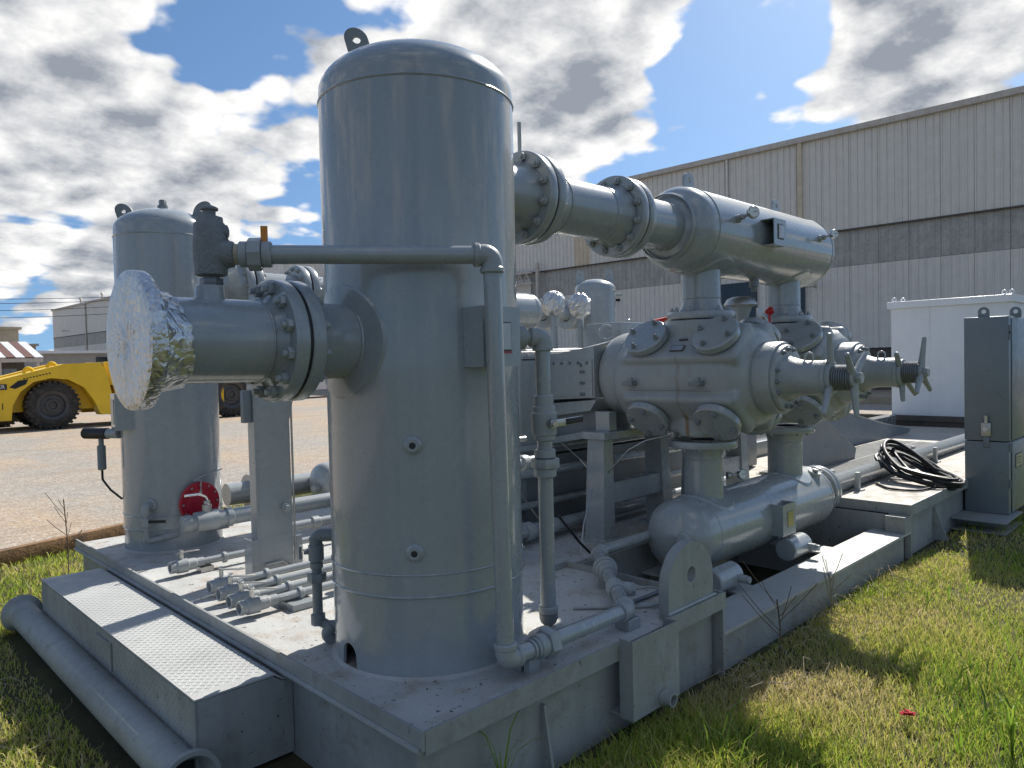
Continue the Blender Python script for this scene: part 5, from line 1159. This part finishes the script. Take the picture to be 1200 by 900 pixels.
# black hoses and small valves behind the dump line
q = MB(); q.tube([(1.65, 1.35, 1.0), (1.68, 1.33, .8), (1.72, 1.30, .66), (1.73, 1.30, .56)], .022, .1, 10); single(q, 'black_hose', 'black_rubber', 'thick black hose hanging behind the dump line', 'hose', base=(1.7, 1.3, .5))
vb = thing('instrument_valve', 'small grey hydrant-like valve standing on the deck behind the dump line', 'valve', (1.73, 1.30, DK))
q = MB(); q.lathe((1.73, 1.30, 0), Z_, [(DK, .05), (.45, .05), (.455, .035), (.50, .035), (.505, .042), (.53, .042), (.535, .028), (.57, .026)], 18); part(q, 'valve_body', 'grey_fitting', vb)
q = MB(); q.hexa((1.73, 1.30, .57), (1.73, 1.30, .60), .025); q.cyl((1.66, 1.30, .49), (1.80, 1.30, .49), .018, n=12); part(q, 'stem', 'galv', vb)
q = MB(); q.hexa((1.60, 1.20, 1.19), (1.64, 1.2, 1.19), .03); q.cyl((1.56, 1.2, 1.19), (1.74, 1.2, 1.19), .018, n=12); q.cyl((1.62, 1.2, 1.19), (1.62, 1.2, 1.29), .014, n=10); q.tube([(1.62, 1.2, 1.27), (1.66, 1.17, 1.30)], .012, n=8)
single(q, 'needle_valve', 'galv', 'small bright needle valve between the tall vessel and dump line', 'valve', base=(1.62, 1.2, 1.15))
q = MB(); q.cyl((1.5, 1.1, 1.06), (1.85, 1.14, 1.06), .035, n=16); q.cyl((1.6, 1.11, 1.06), (1.66, 1.12, 1.06), .048, n=18, ch=.004); single(q, 'pipe_nipple', 'grey_fitting', 'short grey pipe nipple with collar behind the dump line', 'pipe', base=(1.6, 1.1, 1.0))
for k, pts in enumerate(([(1.55, 1.15, 1.05), (1.70, 1.2, .85), (1.95, 1.25, .60)], [(2.3, 1.40, 1.10), (2.42, 1.34, .98), (2.45, 1.30, .92)], [(1.98, .98, .46), (2.1, 1.05, .62), (2.35, 1.18, .80)], [(1.75, .95, .75), (1.95, .96, .55), (2.05, .92, .44)])):
    q = MB(); q.tube(pts, .005 if k < 3 else .008, .05, 6); single(q, 'control_tube', ('galv', 'galv', 'galv', 'black_rubber')[k], ('thin bright tube slanting down behind the dump line', 'short thin tube below the crosshead guide', 'thin bright tube leaning against the nearer pedestal leg', 'thin black cable slanting to the deck by the bay corner')[k], 'tube', base=pts[-1])
# drum-like oil tank lying behind, dark
q = MB(); q.lathe((1.95, 1.98, .72), X_, [(-.02, .0), (0, .20), (.02, .21), (.38, .21), (.39, .2), (.40, 0)], 32); 
single(q, 'oil_day_tank', 'grey_dark', 'dark grey drum tank lying behind the dump line under the frame', 'tank', base=(2.1, 1.98, DK))

# ---- rear side: mirrored bottles, third vessel, foil wrapped instruments
rb = thing('suction_bottle', 'grey bottle behind the tall vessel with only its rounded right end showing', 'vessel', (3.5, 3.7, 2.0))
q = MB(); q.lathe((0, 3.7, 2.215), X_, [(2.5, .20), (4.36, .20)]+head_prof(.20, .12, 4.37, 1, 8)[1:], 48); part(q, 'shell', 'grey_paint', rb)
q = MB(); q.ring((4.34, 3.7, 2.215), X_, .2, .004, 48, 6); part(q, 'weld_bead', 'grey_paint', rb)
q = MB(); q.cyl((4.45, 3.7, 2.215), (5.4, 3.7, 2.215), .085, n=24); part(q, 'pipe_body', 'grey_paint', rb)
for xx in (4.62, 4.68, 5.0, 5.06): flange(rb, (xx, 3.7, 2.2), X_, .17, .05, .08)
t3 = thing('scrubber_vessel', 'small grey vertical vessel far behind the crosshead guides', 'vessel', (5.56, 3.7, DK))
q = MB(); q.lathe((5.56, 3.7, 0), Z_, [(DK, .248), (2.50, .248)]+head_prof(.248, .13, 2.52, 1, 10)[1:], 56); part(q, 'shell', 'grey_paint', t3)
q = MB(); q.ring((5.56, 3.7, 2.50), Z_, .248, .005, 56, 6); part(q, 'weld_bead', 'grey_paint', t3)
for sgn in (-1, 1):
    q = MB(); holed_plate(q, Vector((5.56, 3.7, 2.56))+Vector((.7, -.7, 0))*sgn*.18, (.7, -.7, 0), Z_, (.7, .7, 0), .10, .20, .02, .14, .02, 20); part(q, 'lifting_lug', 'grey_paint', t3)
q = MB(); q.cyl((5.73, 3.53, 2.45), (5.79, 3.47, 2.45), .025, n=10); part(q, 'coupling', 'grey_paint', t3)
for k, (xx, lab) in enumerate(((3.58, 'foil-wrapped instrument on a stem, left of the pair behind the dump line elbow'), (3.955, 'foil-wrapped instrument on a stem, right of the pair behind the dump line elbow'))):
    t_ = thing('foil_instrument', lab, 'instrument', (xx, 2.6, 1.88), 'foil wrapped instruments')
    q = MB(); q.cyl((xx, 2.6, 1.70), (xx, 2.6, 2.09), .032, n=16); q.cyl((xx, 2.6, 1.97), (xx, 2.6, 1.985), .038, n=16); part(q, 'stem', 'grey_paint', t_)
    q = MB(); vs_, fs = [], []
    for i in range(11):
        ph = -PI/2+PI*i/10
        for j in range(22):
            a = 2*PI*j/22; rr = .105*(max(math.cos(ph), .02)**.6)*(1+random.uniform(-.10, .10)); z = 2.185+(.118*math.sin(ph) if ph > 0 else .10*math.sin(ph))+random.uniform(-.012, .012)
            vs_.append((xx+rr*math.cos(a), 2.6+rr*math.sin(a), z))
    for i in range(10):
        for j in range(22):
            j2 = (j+1) % 22; fs += [(i*22+j, i*22+j2, (i+1)*22+j2), (i*22+j, (i+1)*22+j2, (i+1)*22+j)]
    fs += [tuple(reversed(range(22))), tuple(range(220, 242))]
    q.add(vs_, fs)
    if k == 1: q.lathe((xx, 2.6, 2.10), (.1, -.1, -1), [(0, .045), (.06, .028), (.1, .022), (.11, 0)], 9)
    part(q, 'foil_wrap', 'foil', t_, smooth=12)
rl = thing('discharge_bottle', 'grey lower bottle low on the far side, its rounded end left of the tall vessel', 'vessel', (3.0, 4.3, .3))
q = MB(); q.lathe((0, 4.3, .54), X_, list(reversed(head_prof(.205, .11, 2.14, -1, 9)))+[(4.4, .205)], 48); part(q, 'shell', 'grey_paint', rl)
q = MB(); q.cyl((2.03, 4.22, .53), (1.97, 4.2, .53), .03, n=12); part(q, 'plug', 'grey_fitting', rl)
q = MB(); q.cyl((1.3, 4.55, .53), (2.4, 4.55, .53), .10, n=24); q.cyl((1.5, 4.55, .53), (1.56, 4.55, .53), .16, n=24); part(q, 'pipe_body', 'grey_paint', rl)
q = MB(); q.box((1.2, 4.2, 0), (4.9, 4.22, .34)); single(q, 'far_beam', 'panel_dark', 'dark steel beam on the ground along the far side of the skid', 'beam', smooth=0, base=(2, 4.2, 0))
# far side cylinders (mostly hidden)
for k, xx in enumerate(XC):
    t_ = thing('compressor_cylinder', ('grey far-side cylinder behind the nearer pair, left one', 'grey far-side cylinder behind the nearer pair, right one')[k], 'compressor cylinder', (xx, 3.5, 1.1), 'far side cylinders')
    q = MB(); q.lathe((xx, 2.66, ZA), Y_, [(0, .26), (.5, .27), (.55, .32), (1.2, .32), (1.3, .24), (1.5, .2)], 32); part(q, 'body', 'cast_paint', t_)
    q = MB(); q.cyl((xx, 3.7, .7), (xx, 3.7, 2.15), .12, n=24); part(q, 'nozzle', 'grey_paint', t_)

# ================================================================== REAR DECK
# walkway guards, grating, crossbeams
def sheet(name, pts, mat_, lab, cat, th=.006):
    pts = [Vector(p) for p in pts]; n_ = (pts[1]-pts[0]).cross(pts[2]-pts[0]).normalized(); q = MB(); m_ = len(pts)
    q.add(pts+[p+n_*th for p in pts], [tuple(range(m_)), tuple(reversed(range(m_, 2*m_)))]+[(i, m_+i, m_+(i+1) % m_, (i+1) % m_) for i in range(m_)])
    return single(q, name, mat_, lab, cat, smooth=0, base=pts[0])
sheet('guard_plate', [(5.6, 1.3, .45), (7.25, 1.3, .45), (7.30, 1.3, .56), (6.45, 1.3, .95), (5.6, 1.3, 1.0)], 'cabinet_paint', 'grey sloping guard plate behind the lower bottle, nearer one', 'guard')  # darker paint carries the shade of a face turned from the sun
sheet('guard_plate', [(6.7, 1.75, .45), (10.6, 1.75, .45), (10.7, 1.75, .50), (9.6, 1.75, .66), (7.6, 1.75, 1.02), (6.7, 1.75, 1.05)], 'cabinet_paint', 'long grey sloping guard plate behind the grating, farther one', 'guard')  # shaded side put into the colour here too, by the darker paint
for (pts, lab) in (([(7.30, 1.3, .565), (6.45, 1.3, .955), (5.6, 1.3, 1.005)], 'pale lip added as sunlit edge of the nearer guard plate'), ([(10.7, 1.75, .505), (9.6, 1.75, .665), (7.6, 1.75, 1.025), (6.7, 1.75, 1.055)], 'pale lip added as sunlit edge of the farther guard plate')):
    q = MB()
    for a, b_ in zip(pts, pts[1:]):
        a, b_ = Vector(a), Vector(b_); dd_ = (b_-a).normalized(); q.obox((a+b_)/2+Vector((0, .012, .004)), dd_, Y_, dd_.cross(Y_), (b_-a).length/2, .022, .004)
    single(q, 'guard_lit_edge', 'deck_clean', lab, 'guard', smooth=0, base=pts[0])  # added strips in lighter paint stand for the sunlit plate edges
gt = thing('grating', 'steel bar grating walkway beside the discharge pipe', 'grating', (7.5, 1.1, .44))
for k in range(74):
    q = MB(); q.box((5.7+k*.05, .80, .442), (5.712+k*.05, 1.68, .464)); part(q, 'grating_bar', 'deck_clean', gt, smooth=0)
q = MB(); q.box((5.66, .78, .4395), (9.42, 1.70, .4415)); part(q, 'gap_shade_sheet', 'panel_dark', gt, smooth=0)  # dark sheet paints the shade of the open gaps below the bars
for yy in (.86, 1.24, 1.62):
    q = MB(); q.box((5.68, yy-.004, .4645), (9.4, yy+.004, .467)); part(q, 'cross_rod', 'deck_clean', gt, smooth=0)
for k, yy in enumerate((2.3, 2.9)):
    q = MB(); q.box((5.2, yy, .44), (11.8, yy+.18, .62), .004); single(q, 'motor_beam', 'grey_paint', ('near', 'far')[k]+' grey beam running along the rear deck', 'beam', base=(8, yy, .44))
bk_ = thing('coupling_housing', 'dark grey boxy housing behind the farther cylinder', 'housing', (5.4, 1.9, .44))
q = MB(); q.box((4.95, 1.95, .45), (6.2, 2.6, .95), .02); part(q, 'box', 'grey_dark', bk_)
q = MB(); q.box((5.0, 1.944, .52), (5.9, 1.948, .88)); part(q, 'cover', 'grey_paint', bk_, smooth=0)
# end cross beam with the white enclosure on it
q = MB(); q.box((11.95, .3, .52), (12.12, 4.2, .61)); q.box((11.98, .3, .25), (12.08, 4.2, .5195)); single(q, 'end_beam', 'panel_dark', 'dark cross beam under the white enclosure', 'beam', smooth=0, base=(12, 2, .25))
we = thing('white_enclosure', 'large white sheet metal enclosure standing behind the handwheels', 'enclosure', (12.6, 1.6, .61))
q = MB(); q.box((12.03, .70, .61), (13.3, 2.44, 2.42)); part(q, 'body', 'white_paint', we, smooth=0)
q = MB(); q.box((11.97, .66, 2.421), (13.36, 2.49, 2.535), .006); part(q, 'roof', 'white_paint', we, smooth=0)
for yy in (1.25, 1.85):
    q = MB(); q.box((12.026, yy-.003, .63), (12.029, yy+.003, 2.41)); part(q, 'panel_joint', 'white_paint', we, smooth=0)
for (xx, yy) in ((12.06, 2.40), (12.25, 2.32), (12.06, .80), (12.06, .70)):
    q = MB(); q.ring((xx, yy, 2.575), (1, -.2, 0), .032, .011, 24, 8); q.cyl((xx, yy, 2.535), (xx, yy, 2.55), .012, n=10); part(q, 'eye_bolt', 'white_paint', we)
# grey electrical cabinet
cb = thing('electrical_cabinet', 'tall grey electrical cabinet at the right edge standing beside the skid', 'cabinet', (6.9, -.16, .1))
q = MB(); q.box((6.57, -.345, .815), (7.75, .018, 1.985), .008); part(q, 'upper_box', 'cabinet_paint', cb, smooth=30)
q = MB(); q.box((6.572, -.343, .13), (7.75, .016, .807), .006); part(q, 'lower_box', 'cabinet_paint', cb, smooth=30)
q = MB(); q.box((6.66, -.3535, .14), (7.7, -.346, .80), .003); q2 = part(q, 'door', 'cabinet_paint', cb, smooth=30)
q = MB(); q.box((6.66, -.3535, .82), (7.7, -.346, 1.97), .003); dr = part(q, 'door', 'cabinet_paint', cb, smooth=30)
for zz_ in (1.86, 1.80, .76, .42):
    q = MB(); q.cyl((6.585, -.350, zz_-.04), (6.585, -.350, zz_+.04), .011, n=10); part(q, 'hinge', 'cabinet_paint', cb)
for (yy) in (-.14, -.335):
    q = MB(); holed_plate(q, (6.60 if yy > -.2 else 6.9, yy, 1.975), Y_, Z_, X_, .095, .105, .02, .06, .01, 20); part(q, 'lifting_tab', 'cabinet_paint', cb)
q = MB(); q.box((6.548, -.205, .86), (6.569, -.125, .985), .004); lt = part(q, 'latch_box', 'galv', cb)
q = MB(); q.cyl((6.545, -.165, .985), (6.545, -.165, 1.055), .019, n=14); q.cyl((6.547, -.165, .93), (6.53, -.165, .93), .026, n=18); q.obox((6.527, -.165, .93), Y_, Z_, X_, .006, .024, .006); part(q, 'latch', 'bright_steel', lt)
q = MB(); q.box((6.556, -.19, .755), (6.569, -.14, .859), .003); part(q, 'hasp', 'cabinet_paint', lt)
q = MB(); q.box((6.78, -.358, .55), (7.05, -.354, .68)); sgn_ = part(q, 'rating_plate', 'panel_dark', cb, smooth=0)
q = MB(); q.box((6.79, -.3605, .558), (7.04, -.3583, .672)); part(q, 'plate_face', 'steel_plate', sgn_, smooth=0)
for k in range(3):
    q = MB(); q.box((6.82, -.3618, .585+.027*k), (6.98-.03*(k % 2), -.3607, .592+.027*k)); part(q, 'text_line', 'black_plate', sgn_, smooth=0)
og = thing('outrigger_beam', 'dark grey channel under the electrical cabinet', 'beam', (6.6, -.15, .03))
q = MB(); q.box((6.16, -.40, .118), (6.85, .035, .128)); q.box((6.40, -.38, .03), (6.412, .035, .1175)); q.box((6.16, -.40, .02), (6.85, .035, .029)); part(q, 'channel', 'skid_paint', og, smooth=0)
q = MB(); q.box((7.4, -.38, .0), (7.6, .035, .12)); part(q, 'block', 'skid_paint', og, smooth=0)
# coil of black cable hanging over the discharge pipe
cc = thing('cable_coil', 'coil of black cable looped over the discharge pipe beside the cabinet', 'cable', (6.3, .3, .44))
Cc = Vector((6.12, .28, .545)); aU = Vector((.62, .62, .20)).normalized(); aV = Vector((.80, -.62, -.05)).normalized()
for k in range(9):
    pts = []; jx, jy, jr = random.uniform(-.05, .05), random.uniform(-.05, .05), random.uniform(.85, 1.12)
    for i in range(40):
        a = 2*PI*i/39; ru = .44+.02*math.sin(k*2.1+a*2)+.012*k; rv_ = .20+.02*math.cos(k*1.7+a*3)
        pts.append(Vector((6.15+jx, .30+jy, .49+.010*k)) + Vector((.42, .66, .10))*(.52*jr*math.cos(a)) + Vector((.55, -.35, -.05))*(.30*jr*math.sin(a)+.03*math.sin(2*a+k)+.012*math.sin(3*a+k)) + Vector((0, 0, .10+.03*k*.3))*max(0, math.cos(a)))
    q = MB(); q.tube(pts, .0165, n=8); part(q, 'cable_loop', 'black_rubber', cc)
q = MB(); q.tube([(5.75, .55, .452), (5.5, .35, .452), (5.55, .12, .452), (5.95, .06, .452), (6.3, .1, .46)], .011, .12, 8); part(q, 'cable_tail', 'black_rubber', cc)

# ================================================================== YARD MACHINES
YM = 23.0
lo = thing('yellow_loader', 'yellow heavy forklift truck with black tyres parked on the gravel', 'forklift', (4.8, YM, 0))
body = [(1.95, .52), (2.0, .95), (2.45, 1.42), (2.9, 1.55), (4.35, 1.93), (5.3, 1.96), (5.45, 1.75), (5.62, .95), (5.72, .36), (5.28, .36), (5.12, .78), (4.85, 1.22), (4.45, 1.46), (4.0, 1.52), (3.55, 1.42), (3.22, 1.15), (3.02, .75), (2.98, .34), (2.25, .34)]
q = MB(); q.prism(body, (0, YM-.15, 0), X_, Z_, Y_, .5); part(q, 'rear_fender', 'yellow_paint', lo, smooth=0)
q = MB(); q.prism([(2.0, .55), (2.05, .95), (2.5, 1.40), (4.35, 1.88), (5.4, 1.90), (5.5, .55)], (0, YM+.351, 0), X_, Z_, Y_, 1.5); part(q, 'counterweight', 'yellow_paint', lo, smooth=0)
q = MB(); q.prism([(1.95, .52), (2.0, .95), (2.45, 1.42), (4.35, 1.93), (5.3, 1.96), (5.45, 1.75), (5.72, .36), (5.28, .36), (4.85, 1.22), (4.0, 1.52), (3.22, 1.15), (2.98, .34), (2.25, .34)], (0, YM+1.853, 0), X_, Z_, Y_, .5); part(q, 'far_fender', 'yellow_paint', lo, smooth=0)
q = MB(); q.box((5.46, YM+.0, 1.25), (9.2, YM+2.2, 1.98), .04); part(q, 'bonnet', 'yellow_paint', lo)
q = MB(); q.box((5.74, YM+.05, .45), (9.2, YM+2.1, 1.245), .04); part(q, 'chassis', 'yellow_paint', lo)
q = MB(); q.box((5.8, YM+.01, .30), (9.0, YM+2.0, .449)); part(q, 'underside', 'hub_grey', lo, smooth=0)
for xx in (3.5, 4.1):
    q = MB(); q.ring((xx, YM+.2, 1.86 if xx > 4 else 1.72), Y_, .11, .045, 24, 8); part(q, 'lifting_eye', 'yellow_paint', lo)
q = MB(); q.prism([(2.95, 1.28), (3.18, 1.47), (3.42, 1.50), (3.36, 1.36), (3.1, 1.24)], (0, YM-.152, 0), X_, Z_, -Y_, .012); part(q, 'tail_lamp', 'glass_dark', lo, smooth=0)
q = MB(); q.box((2.3, YM-.165, 1.22), (2.90, YM-.1505, 1.38)); bd = part(q, 'badge', 'black_plate', lo, smooth=0)
text_part('ER', .15, 'white_dial', bd, (2.77, YM-.167, 1.30), X_, Z_, -Y_)
text_part('1', .26, 'black_plate', lo, (2.78, YM-.153, .74), X_, Z_, -Y_)
for k in range(9):
    q = MB(); q.box((3.30+k*.08, YM-.158, 1.50+.018*k), (3.345+k*.08, YM-.1515, 1.535+.018*k)); part(q, 'decal', 'black_plate', lo, smooth=0)
def bigwheel(x, y, r_, w, par):
    q = MB(); q.lathe((x, y, r_), Y_, [(0, r_*.62), (.0, r_*.80), (.05, r_*.95), (.10, r_*.965), (w-.10, r_*.965), (w-.05, r_*.95), (w, r_*.8), (w, r_*.6)], 48, cap=False); ty = part(q, 'tyre', 'tyre', par)
    lug = MB(); lug.box((-.035, -.005, -.03), (.035, w*.55, .035), .006); lm = lug.mesh('tread_lug', 'tyre', smooth=0)
    for k in range(30):
        a = 2*PI*k/30; o = bpy.data.objects.new('tread_lug', lm); COL.objects.link(o); o.parent = ty
        o.location = Vector((x+math.cos(a)*r_*.965, y, r_+math.sin(a)*r_*.965))-BASE[par.name]; o.rotation_euler = (0, -(a-PI/2), 0)
    q = MB(); q.lathe((x, y, r_), Y_, [(.16, 0), (.16, r_*.16), (.10, r_*.18), (.10, r_*.26), (.14, r_*.28), (.15, r_*.44), (.06, r_*.48), (.03, r_*.60), (.0, r_*.63)], 40, cap=False); part(q, 'rim', 'hub_grey', par)
bigwheel(4.04, YM-.1, .71, .62, lo); bigwheel(4.04, YM+1.7, .71, .62, lo); bigwheel(9.45, YM-.05, .78, .7, lo); bigwheel(9.45, YM+1.6, .78, .7, lo); bigwheel(3.2, YM+2.6, .66, .6, lo)
q = MB(); q.box((6.5, YM+.35, 1.981), (8.0, YM+1.8, 3.15), .05); cabp = part(q, 'cab', 'yellow_paint', lo)
for (a0_, b0_) in ((6.62, 7.2), (7.3, 7.88)):
    q = MB(); q.box((a0_, YM+.335, 2.2), (b0_, YM+.349, 3.0)); part(q, 'window', 'glass_dark', cabp, smooth=0)
# mast and attachment in front (right) of the truck
ms_ = thing('lift_mast', 'dark lift mast with red base between the vessel and the post', 'mast', (10.6, YM, 0))
q = MB(); q.box((10.45, YM, .1), (10.62, YM+.2, 1.75)); q.box((10.45, YM+1.6, .1), (10.62, YM+1.8, 1.75)); part(q, 'mast_rail', 'hub_grey', ms_, smooth=0)
q = MB(); q.box((10.1, YM-.1, .05), (11.6, YM+1.9, .28)); part(q, 'base', 'red_bright', ms_, smooth=0)
q = MB(); q.box((11.05, YM+.05, .28), (11.25, YM+.2, 1.7)); part(q, 'white_bar', 'white_paint', ms_, smooth=0)
for k in range(7):
    q = MB(); q.ring((10.75, YM-.02, 1.6-.17*k), (1, 0, 0) if k % 2 else (0, 1, 0), .06, .022, 14, 6); part(q, 'chain_link', 'galv', ms_)
# white pickup far back
pk = thing('pickup_truck', 'white pickup truck parked far back on the gravel', 'pickup', (19, 33.5, 0))
q = MB(); q.prism([(16.6, .45), (22, .45), (22, 1.05), (20.2, 1.1), (19.8, 1.75), (18.4, 1.75), (17.9, 1.12), (16.6, 1.0)], (0, 33.5, 0), X_, Z_, Y_, 1.8); part(q, 'body', 'vehicle_white', pk, smooth=0)
q = MB(); q.prism([(18.1, 1.16), (19.75, 1.14), (19.62, 1.66), (18.5, 1.66)], (0, 33.492, 0), X_, Z_, -Y_, .01); part(q, 'window', 'glass_dark', pk, smooth=0)
for xx in (17.6, 21.0):
    q = MB(); q.lathe((xx, 33.45, .38), Y_, [(0, .2), (.0, .36), (.04, .38), (.22, .38)], 24); part(q, 'wheel', 'tyre', pk)
    q = MB(); q.lathe((xx, 33.44, .38), Y_, [(0, 0), (0, .19), (.012, .2)], 20); part(q, 'rim', 'galv', pk)
# small dark pallets and stuff in the gap before the warehouse
q = MB(); q.box((24, 5.8, 0), (26.2, 9.6, .25)); single(q, 'timber_stack', 'far_tan', 'low pale timber stack on the gravel seen under the farther handwheel', 'timber', smooth=0, base=(25, 7.5, 0))
